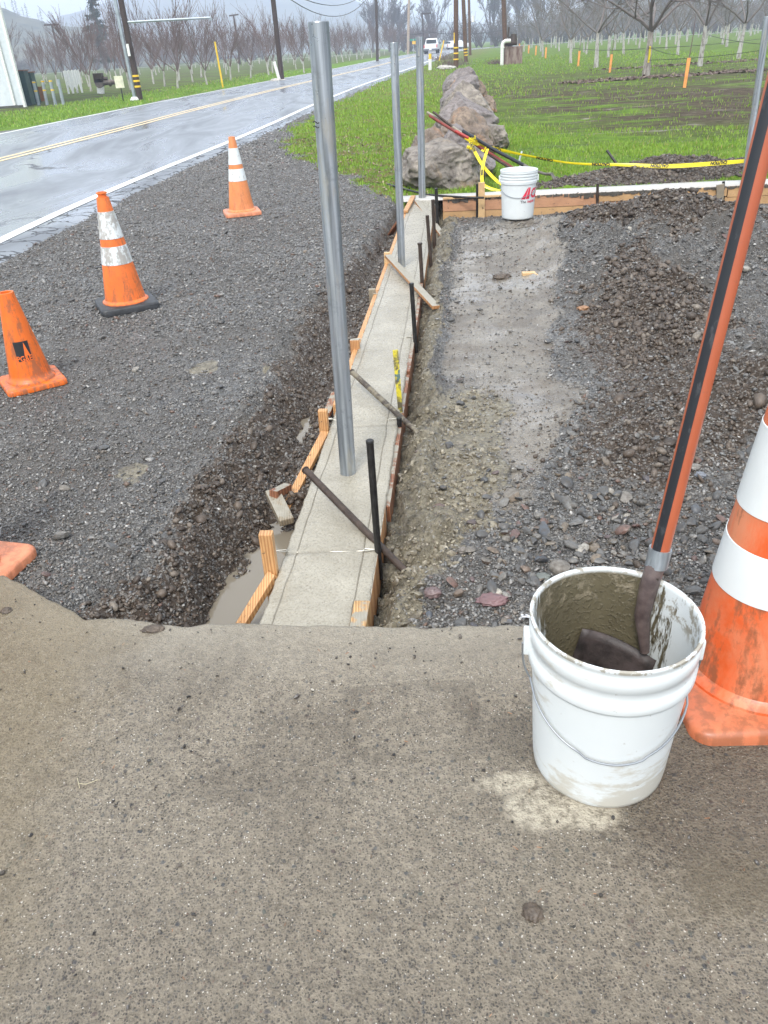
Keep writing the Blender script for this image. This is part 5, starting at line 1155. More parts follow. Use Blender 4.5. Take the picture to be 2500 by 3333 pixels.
for vx, vy, s, mt, lab, sd in ((1064, 1302, (.085, .055, .022), (.17, .10, .10), 'flat reddish purple stone by the slab edge', 21), (1000, 1192, (.03, .026, .02), (.17, .15, .13), 'round grey stone at the edge of the cement slop', 23), (935, 1290, (.05, .045, .028), (.15, .105, .10), 'reddish cobble near the slab left of the flat stone', 25), (1172, 1250, (.045, .035, .014), (.13, .14, .125), 'pointed grey-green stone left of the near bucket', 27), (1445, 1090, (.05, .034, .02), (.10, .11, .12), 'grey egg-shaped stone left of the shovel handle', 29), (1513, 1025, (.038, .032, .02), (.16, .17, .19), 'smooth pale grey stone right of the shovel handle', 31), (1130, 820, (.03, .02, .012), (.55, .54, .5), 'white quartz pebble at the foot of the gravel pile', 33) if False else (1260, 665, (.075, .045, .03), (.30, .16, .08), 'tan orange stone on the left flank of the gravel pile', 35)):
    g_ = G(vx, vy, 0); z_ = zc(g_.x, g_.y); g_ = G(vx, vy, z_); clod((g_.x, g_.y, zc(g_.x, g_.y) + .004), s, lab, sd, 'stone', plain('stone_%s' % sd, mt, .4, var=.3, vs=30), 'stone')
b = MB(); g_ = G(1133, 1334, -.01)
for k in range(8): b.add([g_ + Vector((RNG.normal(0, .009), RNG.normal(0, .006), .003 + RNG.uniform(0, .01))) for _ in range(3)], [(0, 1, 2)])
tag(b.build('foil_scrap', plain('foil', (.75, .75, .75), .25, .6)), 'crumpled silver foil scrap on the gravel by the slab edge', 'foil scrap')
# straw and needles
b = MB(); b.tube([G(170, 1692, .053), G(186, 1694, .056), G(212, 1684, .053)], .0009, 4); b.tube([G(167, 1680, .053), G(172, 1702, .053)], .0009, 4); tag(b.build('straw', plain('straw', (.48, .42, .28), .5)), 'pale forked straw lying at the left of the slab', 'straw')
x, y = scatter(150, (-1.1, 1.0, .55, 1.8), lambda x, y: (y < YE(x) - .03) & (((x - .425) ** 2 + (y - 1.125) ** 2) > .022))
b = MB()
for X0, Y0 in zip(x, y):
    a = RNG.uniform(0, 6.28); L = RNG.uniform(.004, .011); d = Vector((math.cos(a) * L, math.sin(a) * L, 0)); p = Vector((X0, Y0, .0508)); b.beam(p - d / 2, p + d / 2 + Vector((0, 0, .0006)), .0009, .0007)
m = Mt('dead_needle'); r = m.rnd_island(); m.set(col=m.ramp(r, [(0, (.03, .02, .015)), (.45, (.06, .035, .02)), (.6, (.30, .12, .05)), (.85, (.36, .17, .08)), (1, (.5, .42, .3))]), rough=.5)
tag(b.build('needle_litter', m.m), kind='stuff')

# ------------------------------------------------------------------ hills
def ridge(name, pts, Y, depth, mat, seed, nz=.12):
    P = np.array([tuple(A(vx, vy, Y)) for vx, vy in pts]); xs = np.linspace(P[0, 0], P[-1, 0], 260); h = np.interp(xs, P[:, 0], P[:, 2])
    h = h * (1 + nz * fbm(xs / (Y * .05), xs * 0 + seed, 4, seed)); V = []
    vs_ = np.concatenate([np.linspace(-1, 0, 26), np.linspace(.08, 1, 10)])
    for v in vs_:
        prof_ = (1 - abs(v)) ** 1.1
        z = h * prof_ * (1 + .22 * fbm(xs / (Y * .045) + 3, np.full(len(xs), v * 6), 4, seed + 4) * (1 if abs(v) > .02 else 0))
        V.append(np.stack([xs, np.full(len(xs), Y + v * depth), np.maximum(z, -3) - 1.0 * (abs(v) > .97)], 1))
    o = np_mesh(name, np.concatenate(V), grid_faces(len(xs), len(vs_)), mat); return tag(o, kind='structure')
m = Mt('hillside_scrub'); c = m.co(); n = m.noise(.02, 6, .7, c); n2 = m.noise(.12, 5, .75, c); m.set(col=m.mix(m.ramp(m.math('ADD', m.math('MULTIPLY', n, .5), m.math('MULTIPLY', n2, .5)), [(.42, 0), (.56, 1)]), (.018, .028, .016), (.09, .085, .05)), rough=.9); M_HILL = m.m
ridge('hills', [(-150, -5), (-40, 5), (10, 16), (30, 25), (50, 33), (80, 40), (100, 48), (120, 53), (152, 57), (205, 57), (260, 66), (330, 84), (420, 106), (520, 118)], 420, 190, M_HILL, 5)
ridge('mountains', [(-200, 85), (60, 62), (120, 43), (164, 26), (200, 15), (250, 0), (330, -26), (420, -42), (520, -48), (640, -30), (740, -8), (830, 22), (930, 45), (1100, 55), (1400, 30), (1800, -10)], 1150, 420, M_HILL, 9, .06)
ridge('hills', [(1060, 70), (1150, 52), (1230, 20), (1300, 2), (1400, -10), (1500, -8), (1600, 5), (1700, -5), (1900, 0)], 520, 160, M_HILL, 15, .15)
for pts, wd in (([(-150, 215), (-70, 208), (-22, 200), (4, 196)], 5.0),):
    V = [(x_, y_ + s * wd / 2, .06) for x_, y_ in pts for s in (-1, 1)]
    o = np_mesh('farm_track', V, np.array([(2 * i, 2 * i + 2, 2 * i + 3, 2 * i + 1) for i in range(len(pts) - 1)]), plain('pale_track', (.30, .31, .31), .4)); tag(o, kind='structure')

# ------------------------------------------------------------------ trees
def mat_bark(name, a, b):
    m = Mt(name); c = m.co(); n = m.noise(5, 4, .6, c); m.set(col=m.mix(n, a, b), rough=.8); return m.m
M_TWIG = mat_bark('bare_twigs', (.085, .055, .050), (.19, .135, .125)); M_TWIGR = mat_bark('bare_twigs_grey', (.085, .07, .065), (.21, .185, .17)); M_TWIGF = mat_bark('far_twigs', (.055, .042, .042), (.11, .088, .085))
m = Mt('whitewashed_trunk'); c = m.co(); n = m.noise(9, 5, .7, m.mapping(c, (1, 1, .4))); m.set(col=m.mix(m.ramp(n, [(.48, 0), (.6, .8)]), (.40, .385, .35), (.17, .145, .12)), rough=.7); M_WTRUNK = m.m
m = Mt('greyed_trunk'); c = m.co(); n = m.noise(8, 5, .7, m.mapping(c, (1, 1, .4))); m.set(col=m.mix(m.ramp(n, [(.4, 0), (.6, 1)]), (.17, .145, .12), (.36, .33, .29)), rough=.8); M_GTRUNK = m.m
def grow(mb, p, d, L, r, lvl, rg, spread, upb, kink=.16, sides=5, nch=3, maxl=3, rmin=.004, decay=.62):
    n = 4 if lvl < 2 else 3; pts = [p]; q = Vector(p); dd = Vector(d)
    for i in range(n):
        dd = (dd + Vector((rg.gauss(0, kink), rg.gauss(0, kink), rg.gauss(0, kink) + upb))).normalized(); q = q + dd * L / n; pts.append(q.copy())
    rads = [max(rmin, r * (1 - .62 * k / n)) for k in range(n + 1)]
    mb.tube(pts, rads, max(3, sides - lvl), cap=False)
    if lvl >= maxl: return
    k_ = nch if lvl < maxl - 1 else nch + 2
    for j in range(k_):
        f = rg.uniform(.3, 1.0) if j < k_ - 1 else 1.0; i = min(n - 1, int(f * n)); pp = pts[i].lerp(pts[i + 1], f * n - i)
        ax = Vector((rg.gauss(0, 1), rg.gauss(0, 1), rg.gauss(0, .5))).normalized(); a = rg.uniform(.45, 1.0) * spread
        nd = (dd + ax * math.tan(a) * .9).normalized()
        grow(mb, pp, nd, L * rg.uniform(decay - .14, decay + .14), rads[i] * .62, lvl + 1, rg, spread, upb, kink, sides, nch, maxl, rmin, decay)
def orchard_tree(seed, H=3.6, th=.85, tr=.075, scaff=5, spread=.8, ang=.65, upb=.10, lean=.0, mat_t=None, mat_c=None, maxl=3, nch=3, rmin=.006, name='orchard_tree'):
    rg = random.Random(seed); t = thing(name, 'tmp', 'tree')
    lx, ly = rg.uniform(-.10, .10) + lean, rg.uniform(-.1, .1)
    mb = MB(); P = [Vector((0, 0, -.1)), Vector((lx * .3, ly * .3, th * .35)), Vector((lx * .8 + rg.gauss(0, .02), ly * .8, th * .7)), Vector((lx, ly, th))]
    mb.tube(P, [tr * 1.3, tr, tr * .85, tr * .78], 8); mb.build('trunk', mat_t or M_WTRUNK, t, smooth=True)
    c = MB(); o = P[-1]
    for k in range(scaff):
        a = 2 * math.pi * (k + rg.uniform(-.25, .25)) / scaff; e = rg.uniform(.7, 1.2) * ang
        d = Vector((math.cos(a) * math.sin(e), math.sin(a) * math.sin(e), math.cos(e)))
        grow(c, o - Vector((0, 0, rg.uniform(0, .12))), d, (H - th) * rg.uniform(.5, .68), tr * rg.uniform(.40, .55), 0, rg, spread, upb, .12, 6, nch, maxl, rmin)
    c.build('crown', mat_c or M_TWIG, t); return t
LT = [orchard_tree(100 + k, H=rH, th=.95, tr=.062, scaff=4 + k % 2, ang=.50 + .06 * (k % 3), maxl=2, nch=5, upb=.09, spread=.50, rmin=.008) for k, rH in enumerate((4.3, 4.8, 3.9, 4.6, 4.4))]
RT_ = [orchard_tree(200 + k, H=rH, th=1.45, tr=.095, scaff=4, ang=.85, upb=.06, spread=.85, mat_c=M_TWIGR, maxl=3, nch=3, rmin=.009) for k, rH in enumerate((5.6, 6.2, 5.2))]
used = {}
def plant(protos, i, loc, rz, sc, label, group, name=None):
    p = protos[i % len(protos)]; key = p.name
    o = p if key not in used else copy_tree(p); used[key] = 1
    o.location = loc; o.rotation_euler = (0, 0, rz); o.scale = (sc, sc, sc); o['label'] = label; o['group'] = group; return o
rg = random.Random(5); LG = 'bare orchard trees across the road'
near_left = [((197, 197), 'bare orchard tree directly behind the white weathered panel'), ((283, 194), 'leaning bare tree just left of the utility pole with the long arm'),
    ((332, 181), 'first bare tree to the right of the pole with the long arm'), ((356, 186), 'second bare tree to the right of the pole with the long arm'), ((384, 191), 'bare tree with a curved whitewashed trunk left of the yellow marker pole'),
    ((417, 177), 'bare tree with a straight pale trunk just left of the yellow marker pole'), ((447, 183), 'whitewashed bare tree closest to the road left of the yellow marker pole base'), ((499, 174), 'bare tree immediately right of the yellow marker pole'), ((542, 168), 'bare tree midway between the yellow marker pole and the white road post'), ((581, 162), 'bare tree directly left of the white road post'),
    ((657, 158), 'bare tree right of the dark pole by the white road post'), ((640, 150), 'slim bare tree between the dark pole and the tall steel post')]
for i, ((vx, vy), lab) in enumerate(near_left):
    g_ = G(vx, vy); plant(LT, i, (g_.x, g_.y, -.05), rg.uniform(0, 6.3), rg.uniform(.80, .98), lab, LG)
taken = [(G(*v)[0], G(*v)[1]) for v, _ in near_left]; cnt = 0
def off_pt(y, d): x0 = np.interp(y, RC[RC[:, 1] < 160][:, 1], RC[RC[:, 1] < 160][:, 0]); return x0 - d
for k in range(11):
    for j in range(26):
        y0 = 46 + j * 6.0 + (k % 2) * 1.0; d0 = 2 * LANE + 4.6 + 6.0 * k; x0 = off_pt(min(y0, 158), d0) + max(0, y0 - 158) * .3
        x0 += rg.gauss(0, .25); y0 += rg.gauss(0, .3)
        if x0 < -.50 * y0 - 1 or y0 > 185: continue
        if min((x0 - a) ** 2 + (y0 - b_) ** 2 for a, b_ in taken) < 9: continue
        if y0 < 62 and x0 < -.245 * y0 - .0: continue
        if cnt > 150: break
        row = ('row nearest the road', 'second and third rows', 'middle rows', 'far rows')[0 if k == 0 else 1 if k < 3 else 2 if k < 7 else 3]
        plant(LT, cnt, (x0, y0, -.05), rg.uniform(0, 6.3), rg.uniform(.78, 1.02), 'bare orchard tree with whitewashed trunk in the %s left of the road' % row, 'bare trees in the %s across the road' % row); cnt += 1
RG_ = 'bare orchard trees in the right field'
near_right = [((475, 375), .8, 'slim bare tree with a bright white trunk second from the rusty box side'), ((628, 400), 1.0, 'bare tree with a tall curved white trunk in the right field'), ((700, 340), .85, 'bare tree with a short white trunk behind the second orange tree guard'),
    ((1250, 390), 1.0, 'big bare spreading tree with white trunk right of the trunk with the yellow ribbon'), ((1480, 348), 1.0, 'big bare tree near the leaning steel post on the right'), ((1410, 278), 1.0, 'bare white trunked tree behind the two big right hand trees'), ((1117, 325), .85, 'slim bare tree between the ribboned trunk and the big spreading tree'),
    ((308, 338), .8, 'bare tree beside the orange guards nearest the rusty box'), ((405, 305), .85, 'bare tree in the second row behind the orange guards'), ((568, 325), .8, 'bare tree behind the tall curved white trunk'), ((738, 298), .85, 'bare tree with pale trunk left behind the ribboned trunk'), ((885, 288), .85, 'bare tree hidden just behind the ribboned trunk'), ((1048, 290), .85, 'bare tree just right behind the ribboned trunk')]
tk = []
for i, ((a, b_), s, lab) in enumerate(near_right):
    g_ = G((1600 + a / 1.843) / 1.507, b_ / 1.843 / 1.507); tk.append((g_.x, g_.y)); plant(RT_, i, (g_.x, g_.y, -.05), rg.uniform(0, 6.3), s, lab, RG_)
g_ = G((1600 + 925 / 1.843) / 1.507, 455 / 1.843 / 1.507); rt = orchard_tree(333, H=4.6, th=1.4, tr=.12, scaff=6, ang=.85, upb=.05, spread=.9, mat_t=M_GTRUNK, mat_c=M_TWIGR, rmin=.011); rt.location = (g_.x, g_.y, -.05); rt['label'] = 'old thick grey trunk with a yellow ribbon tied round it in the right field'; rt['group'] = RG_; tk.append((g_.x, g_.y))
mb = MB(); mb.tube([(0, -.135, .45), (.01, -.135, .7), (.0, -.135, .93)], [.03, .04, .03], 6); mb.build('yellow_ribbon', M_TAPE, rt)
cnt = 0
for k in range(16):
    for j in range(22):
        x0 = 12.5 + k * 6.2 + (j % 2) * .8 + rg.gauss(0, .3); y0 = 50 + j * 6.2 + rg.gauss(0, .3)
        if x0 > .56 * y0 + 2 or x0 < .13 * y0 + 5.5 or y0 > 162 or cnt > 125: continue
        if min((x0 - a) ** 2 + (y0 - b_) ** 2 for a, b_ in tk) < 16: continue
        row = 'near' if y0 < 75 else 'middle' if y0 < 110 else 'far'
        plant(RT_, cnt, (x0, y0, -.05), rg.uniform(0, 6.3), rg.uniform(.7, .95), 'bare orchard tree with pale trunk in the %s rows of the right field' % row, 'bare trees in the %s rows of the right field' % row); cnt += 1
# orange guards on replanted trees
M_GUARD = plain('orange_tree_guard', (.80, .33, .09), .55, var=.15)
gd = [((1158, 520), .70, 'nearest orange tree guard in the muddy right field'), ((710, 430), .62, 'orange tree guard second nearest standing on the grass'), ((520, 393), .6, 'orange tree guard third from the near one'), ((324, 348), .55, 'orange tree guard fourth along the row'), ((265, 332), .55, 'orange tree guard fifth along the row'), ((222, 318), .5, 'orange tree guard sixth along the row towards the rusty box'), ((194, 308), .5, 'small far orange tree guard seventh in the row'), ((166, 303), .5, 'farthest small orange tree guard beside the rusty box')]
for (a, b_), h_, lab in gd:
    g_ = G((1600 + a / 1.843) / 1.507, b_ / 1.843 / 1.507); t = thing('tree_guard', lab, 'tree guard', (g_.x, g_.y, -.03), group='orange guards round young trees')
    sc = max(1, g_.y / 34) ** .35
    mb = MB(); mb.tube([(0, 0, 0), (.03 * h_, 0, h_ * sc)], [.045 * sc, .05 * sc], 8); mb.build('guard_tube', M_GUARD, t, smooth=True)
    mb = MB(); mb.tube([(.02, 0, h_ * sc - .05), (.05, 0, h_ * sc + .5), (.06, .03, h_ * sc + .95)], [.014, .01, .006], 5); mb.build('sapling_stem', M_TWIG, t)
# tall bare trees and woods behind
def big_tree(seed, H, spread):
    rg = random.Random(seed); t = thing('bare_cottonwood', 'tmp', 'tree'); mb = MB(); mb.tube([(0, 0, -.3), (0, 0, H * .06), (.1, 0, H * .16)], [.5, .38, .36], 8); mb.build('trunk', M_TWIGF, t, smooth=True)
    c = MB()
    for k in range(9):
        a = 2 * math.pi * k / 9 + rg.uniform(-.3, .3); e = rg.uniform(.05, .55) * spread; d = Vector((math.cos(a) * math.sin(e), math.sin(a) * math.sin(e), math.cos(e)))
        grow(c, Vector((0, 0, H * rg.uniform(.10, .2))), d, H * .42, .19, 0, rg, .55, .03, .07, 5, 5, 3, .026, .52)
    c.build('crown', M_TWIGF, t); return t
BT = [big_tree(41, 15, 1.0), big_tree(42, 14, 1.2)]
bt = [((806, 5), 240, .9, 'tall bare tree left of the pale pole beyond the road bend'), ((842, 2), 232, 1.0, 'broad bare tree just left of the pale pole beyond the road bend'), ((868, 14), 250, .8, 'bare tree touching the right side of the pale pole'), ((934, 10), 236, .95, 'round crowned bare tree rising behind the white pickup'), ((1062, 0), 228, 1.05, 'tall bare tree behind the third brown pole'), ((1084, 20), 240, .8, 'smaller bare tree right of the tall one beyond the brown poles'), ((1120, 4), 236, .95, 'bare tree right of the pole at the rusty box'), ((1165, -5), 230, 1.1, 'tall bare tree behind the right orchard left end'), ((1215, -8), 235, 1.1, 'tall bare tree behind the right orchard second from its left end'), ((1275, -10), 240, 1.15, 'tall bare tree behind the centre of the right orchard'), ((1345, -10), 238, 1.1, 'tall bare tree behind the right orchard above the ribboned trunk'), ((1430, -14), 240, 1.1, 'tall bare tree behind the right side of the right orchard'), ((1540, -20), 236, 1.15, 'tall bare tree behind the far right side of the orchard')]
for i, ((vx, vy), Y, s, lab) in enumerate(bt):
    p = A(vx, 100, Y); plant(BT, i, (p.x, Y, -.2), rg.uniform(0, 6.3), s, lab, 'tall bare trees beyond the orchards')
mb = MB(); r2_ = random.Random(77)
for k in range(300):
    if k < 235: x0 = r2_.uniform(8, 150); y0 = 196 + r2_.gauss(0, 10) - .05 * x0
    else: x0 = r2_.uniform(-130, 8); y0 = 225 + r2_.gauss(0, 10)
    H = r2_.uniform(3, 6.5) * (1 if x0 > 8 else .6); o = Vector((x0, y0, 0))
    for q_ in range(11):
        d = Vector((r2_.gauss(0, .42), r2_.gauss(0, .42), 1)).normalized(); e = o + d * H * r2_.uniform(.55, 1.05); m1 = o.lerp(e, .5) + Vector((r2_.gauss(0, .3), 0, 0))
        mb.tube([o, m1, e], [.09, .06, .03], 3, cap=False)
        for z_ in range(5):
            s0 = m1.lerp(e, r2_.uniform(0, 1)); mb.tube([s0, s0 + Vector((r2_.gauss(0, .8), r2_.gauss(0, .8), abs(r2_.gauss(0, .9)) + .3))], [.04, .02], 3, cap=False)
tag(mb.build('distant_woods', M_TWIGF), kind='stuff')
# conifers
def mat_fir():
    m = Mt('conifer_needles'); r = m.rnd_island(); m.set(col=m.ramp(r, [(0, (.014, .026, .018)), (.6, (.03, .05, .03)), (1, (.06, .075, .04))]), rough=.7); return m.m
M_FIR = mat_fir()
def conifer(seed, H, R, name='conifer', nb=70, gaps=.25, pf=1.0):
    rg = random.Random(seed); t = thing(name, 'tmp', 'tree'); mb = MB(); mb.tube([(0, 0, -.3), (.05, 0, H * .5), (0, 0, H)], [H * .02, H * .012, .02], 7); mb.build('trunk', M_TWIGF, t)
    c = MB()
    for k in range(nb):
        f = rg.uniform(.10, .99); z = H * f; rr = R * (1 - f) ** .62 * rg.uniform(.45, 1.12) * (1 - gaps * (math.sin(f * 19 + seed) > .4)); a = rg.uniform(0, 6.283); d = Vector((math.cos(a), math.sin(a), 0))
        o = Vector((0, 0, z)); e = o + d * rr + Vector((0, 0, rg.uniform(-.12, .10) * rr)); c.tube([o, e], [.03, .012], 3, cap=False)
        for j in range(int(10 * pf + rr * 12 * pf)):
            p = o.lerp(e, rg.uniform(.25, 1.05)) + Vector((rg.gauss(0, .12), rg.gauss(0, .12), rg.gauss(-.08, .10))) * (H / 14); s = rg.uniform(.10, .24) * H / 14
            u1 = Vector((rg.gauss(0, 1), rg.gauss(0, 1), rg.gauss(0, .6))).normalized() * s; u2 = Vector((rg.gauss(0, 1), rg.gauss(0, 1), rg.gauss(-.5, .6))).normalized() * s * .7
            c.add([p - u1, p + u2, p + u1, p - u2 * .6], [(0, 1, 2, 3)])
    c.build('crown', M_FIR, t); return t
cf = conifer(3, 15.6, 2.7, nb=150, gaps=.35, pf=2.2); p = A(222, 120, 150); cf.location = (p.x, 150, -.1); cf['label'] = 'tall dark ragged conifer rising behind the orchard on the left'
cs = conifer(8, 8, 2.0, 'ridge_pine', nb=34); rt_ = [(12, 10), (31, 20), (38, 22), (52, 29), (60, 30), (84, 38), (92, 43), (105, 45), (112, 48), (118, 48), (135, 52), (146, 55), (165, 56)]
for i, (vx, vy) in enumerate(rt_):
    p = A(vx, vy + 6, 418); o = cs if i == 0 else copy_tree(cs); o.location = (p.x, 418, p.z - 2.5); s = rg.uniform(.55, 1.05) * (.75 if i in (7, 11, 12) else 1); o.scale = (s, s, s); o.rotation_euler = (0, 0, i * 1.3); o['label'] = 'small dark pine standing on the crest of the left hill'; o['group'] = 'pines along the left ridge'
# scrubby dark evergreens low on the hill behind the right orchard
ce = conifer(12, 14, 3.2, 'conifer', nb=60)
for i, (vx, Y) in enumerate(((1290, 262), (1302, 268), (1318, 262), (1338, 270), (1500, 268))):
    p = A(vx, 70, Y); o = ce if i == 0 else copy_tree(ce); o.location = (p.x, Y, 0); s = (1, .8, 1.1, .9, 1)[i]; o.scale = (s, s, s); o['label'] = 'dark evergreen half hidden behind the bare trees of the right field'; o['group'] = 'evergreens behind the right orchard'

# ------------------------------------------------------------------ poles and wires
M_POLE = mat_wood('creosoted_pole', (.055, .030, .018), (.16, .085, .05), rough=.7); M_POLED = mat_wood('dark_pole', (.025, .017, .013), (.07, .04, .03), rough=.7); M_POLEL = plain('bleached_pole', (.36, .28, .22), .7)
M_YEL = plain('yellow_reflective', (.80, .52, .03), .4); M_WHT = plain('white_paint', (.72, .72, .68), .5, vs=20); M_GREY = plain('grey_metal', (.34, .38, .41), .45, .4, .2)
def upole(vb, vt, Y, H, r, mat, label, bands=(), grp='wooden utility poles'):
    b0 = A(vb[0], vb[1], Y); b0.z = -.1; p1 = A(vt[0], vt[1], Y); d = (p1 - b0).normalized(); d.z = max(d.z, .9); d = d.normalized(); t = thing('utility_pole', label, 'utility pole', tuple(b0), group=grp)
    mb = MB(); mb.tube([Vector((0, 0, -.3)), d * H * .5, d * H], [r, r * .9, r * .78], 14); mb.build('pole', mat, t, smooth=True)
    for z in bands:
        mb = MB(); mb.tube([d * (z - .035), d * (z + .035)], r * 1.06, 14, cap=False); mb.build('reflective_band', M_YEL, t, smooth=True)
    return t, b0, d
def bz(v, Y): return A(v[0], v[1], Y).z + .1
t1, b1, d1 = upole((303, 216), (261, 0), 36.5, 9.5, .125, M_POLED, 'dark utility pole across the road with grey conduit, yellow bands and a long side arm', [bz((293, 187), 36.5), bz((292, 175), 36.5), bz((291, 164), 36.5)])
mb = MB(); mb.tube([Vector((-.2, -.05, -.1)), d1 * 4 + Vector((-.21, -.05, 0)), d1 * 9 + Vector((-.2, -.05, 0))], .07, 10); mb.build('conduit', M_GREY, t1, smooth=True)
mb = MB(); mb.lathe([(.17, 0), (.2, .1), (.13, .2)], 12, (-.2, -.05, .02), capt=True); mb.build('conduit_footing', M_WHT, t1)
q0, q1 = A(273, 48, 36.5) - b1, A(455, 38, 36.5) - b1; mb = MB(); mb.tube([q0, q1], .045, 10); mb.tube([q1, q1 + Vector((0, 0, -.10))], .06, 10); mb.build('side_arm', M_GREY, t1, smooth=True)
q0 = A(279, 108, 36.4) - b1; mb = MB(); mb.box(q0 + Vector((0, -.14, 0)), (.10, .03, .42)); mb.build('number_plate', M_WHT, t1)
upole((609, 172), (590, 0), 51.5, 10.5, .15, M_POLED, 'dark leaning utility pole across the road behind the white road post')
t3, b3, d3 = upole((815, 132), (813, 12), 92, 7.2, .15, M_POLED, 'short dark pole on the left verge before the bend with wires')
t4, b4, d4 = upole((881, 108), (883, 20), 150, 8.6, .24, M_POLEL, 'pale bleached pole on the left of the bend')
tA, bA, dA = upole((985, 146), (985, 0), 55, 10.5, .15, M_POLE, 'thick brown utility pole with yellow bands right behind the boulder row', [bz((985, 128), 55), bz((985, 115), 55), bz((985, 103), 55)])
mb = MB(); mb.box(A(981, 82, 54.8) - bA, (.05, .06, .55)); mb.build('marker_strip', M_YEL, tA)
tB, bB, dB = upole((1007, 134), (1001, 0), 67, 11, .15, M_POLE, 'second brown utility pole with yellow bands right of the nearest thick one', [bz((1007, 119), 67), bz((1007, 113), 67), bz((1007, 106), 67)])
tC, bC, dC = upole((1016, 118), (1013, 3), 98, 10.6, .15, M_POLE, 'third brown pole with crossarms behind the other two')
for z, w_ in ((8.4, 2.9), (9.4, 2.2)):
    mb = MB(); mb.beam(dC * z + Vector((-w_ * .3, -.2, 0)), dC * z + Vector((w_ * .7, -.2, .1)), .12, .12); mb.build('crossarm', M_POLED, tC)
mb = MB(); mb.tube([dC * 3.4 + Vector((.35, -.2, -.25)), dC * 3.4 + Vector((.35, -.2, .35))], .17, 10); mb.build('meter_box', M_WHT, tC, smooth=True)
upole((1094, 106), (1088, 0), 60, 11, .16, M_POLE, 'brown utility pole standing behind the rusty box in the right field')
tE, bE, dE = upole((916, 96), (913, 52), 165, 6.2, .14, M_POLED, 'thin pole with a crossarm behind the white pickup'); mb = MB(); mb.beam(dE * 6 + Vector((-.2, 0, 0)), dE * 6 + Vector((1.6, 0, .05)), .2, .25); mb.build('crossarm', M_POLED, tE)
tF, bF, dF = upole((130, 125), (115, 66), 130, 6.6, .17, M_POLED, 'distant pole with a short crossarm left of the tall conifer'); mb = MB(); mb.beam(dF * 6.5 + Vector((-1.1, 0, 0)), dF * 6.5 + Vector((1.0, 0, 0)), .2, .2); mb.build('crossarm', M_POLED, tF)
tG, bG, dG = upole((513, 95), (506, 44), 145, 6.9, .16, M_POLED, 'distant pole with a crossarm above the orchard right of the yellow marker pole'); mb = MB(); mb.beam(dG * 6.8 + Vector((-.7, 0, 0)), dG * 6.8 + Vector((.8, 0, .1)), .2, .2); mb.build('crossarm', M_POLED, tG)
def wire(p0, p1, sag, r, label, n=14, grp='overhead wires', name='overhead_wire'):
    pts = [Vector(p0).lerp(Vector(p1), k / n) - Vector((0, 0, sag * 4 * (k / n) * (1 - k / n))) for k in range(n + 1)]; mb = MB(); mb.tube(pts, r, 4, cap=False); return tag(mb.build(name, M_BLK, smooth=True), label, 'wire', grp)
e3 = b3 + d3 * 7.0
wire(A(610, -25, 52), e3, 1.35, .028, 'upper overhead wire sagging to the short dark pole on the verge'); wire(A(600, -22, 52), e3 - Vector((0, 0, .3)), 1.9, .028, 'lower overhead wire sagging to the short dark pole on the verge')
wire(e3, b4 + d4 * 7, 1.0, .03, 'wire from the short dark pole on to the pale pole'); wire(b4 + d4 * 8, A(905, 72, 185), .3, .05, 'guy wire slanting down right from the top of the pale pole')
wire(A(870, 76, 150), A(925, 69, 160), .1, .07, 'thick cable crossing behind the pale pole'); wire(A(925, 69, 160), A(1100, 62, 170), .6, .05, 'long faint cable running right from behind the pickup to the rusty box pole')
wire(bA + dA * 10.3, bC + dC * 9.4, .6, .02, 'overhead wire joining the three brown poles'); wire(bA + dA * 9.4 + Vector((0, .2, 0)), A(965, 62, 160), .4, .03, 'guy wire left of the nearest thick brown pole')
for i, (p0, p1, Y0, Y1, lab) in enumerate((((1400, 130), (1655, 107), 29.5, 31, 'black line from the ribboned trunk to the right edge'), ((1238, 104), (1392, 105), 38, 30, 'black line from the ribboned trunk to the curved white trunk'), ((1528, 75), (1655, 96), 40, 34, 'black line high between the two big trees on the right'), ((1400, 101), (1470, 119), 30, 40, 'short slanting line right of the ribboned trunk'), ((1400, 104), (1655, 82), 30, 44, 'faint upper line from the ribboned trunk to the right edge'))):
    wire(A(*p0, Y0), A(*p1, Y1), .06, .011, lab, 8, 'lines strung in the right orchard', 'strung_line')

# ------------------------------------------------------------------ roadside furniture
def small_pole(vb, vt, Y, r, mat, label, name, cat, cut=None, mat2=None, pn=('shaft', 'top_section')):
    b0 = A(*vb, Y); b0.z = -.05; p = A(*vt, Y) - b0; t = thing(name, label, cat, tuple(b0)); mb = MB(); f = cut or 1.0
    mb.tube([Vector((0, 0, -.1)), p * f], r, 8); mb.build(pn[0], mat, t, smooth=True)
    if cut: mb = MB(); mb.tube([p * f, p], r * .85, 8); mb.build(pn[1], mat2, t, smooth=True)
    return t
small_pole((482, 189), (464, 90), 44.8, .045, M_YEL, 'leaning yellow marker pole at the edge of the left orchard', 'marker_pole', 'marker pole')
small_pole((605, 174), (592, 133), 50, .085, M_WHT, 'white road post beside the dark leaning pole', 'road_post', 'road post')
small_pole((929, 151), (929, 116), 53.6, .10, M_WHT, 'white and orange reflector post on the right verge', 'reflector_post', 'road post', .68, M_YEL)
small_pole((948, 131), (959, 87), 80, .05, M_YEL, 'leaning yellow marker pole on the right verge by the bend', 'marker_pole', 'marker pole')
t = thing('street_sign', 'green and yellow street signs on a thin post left of the white pickup', 'street sign', tuple(A(893, 106, 150))); L = A(893, 106, 150)
mb = MB(); mb.tube([(0, 0, -.6), A(893, 84, 150) - L], .06, 6); mb.build('post', M_GREY, t)
mb = MB(); mb.box(A(892, 86, 150) - L, (1.1, .05, .28)); mb.build('green_plate', plain('sign_green', (.02, .22, .16), .5), t)
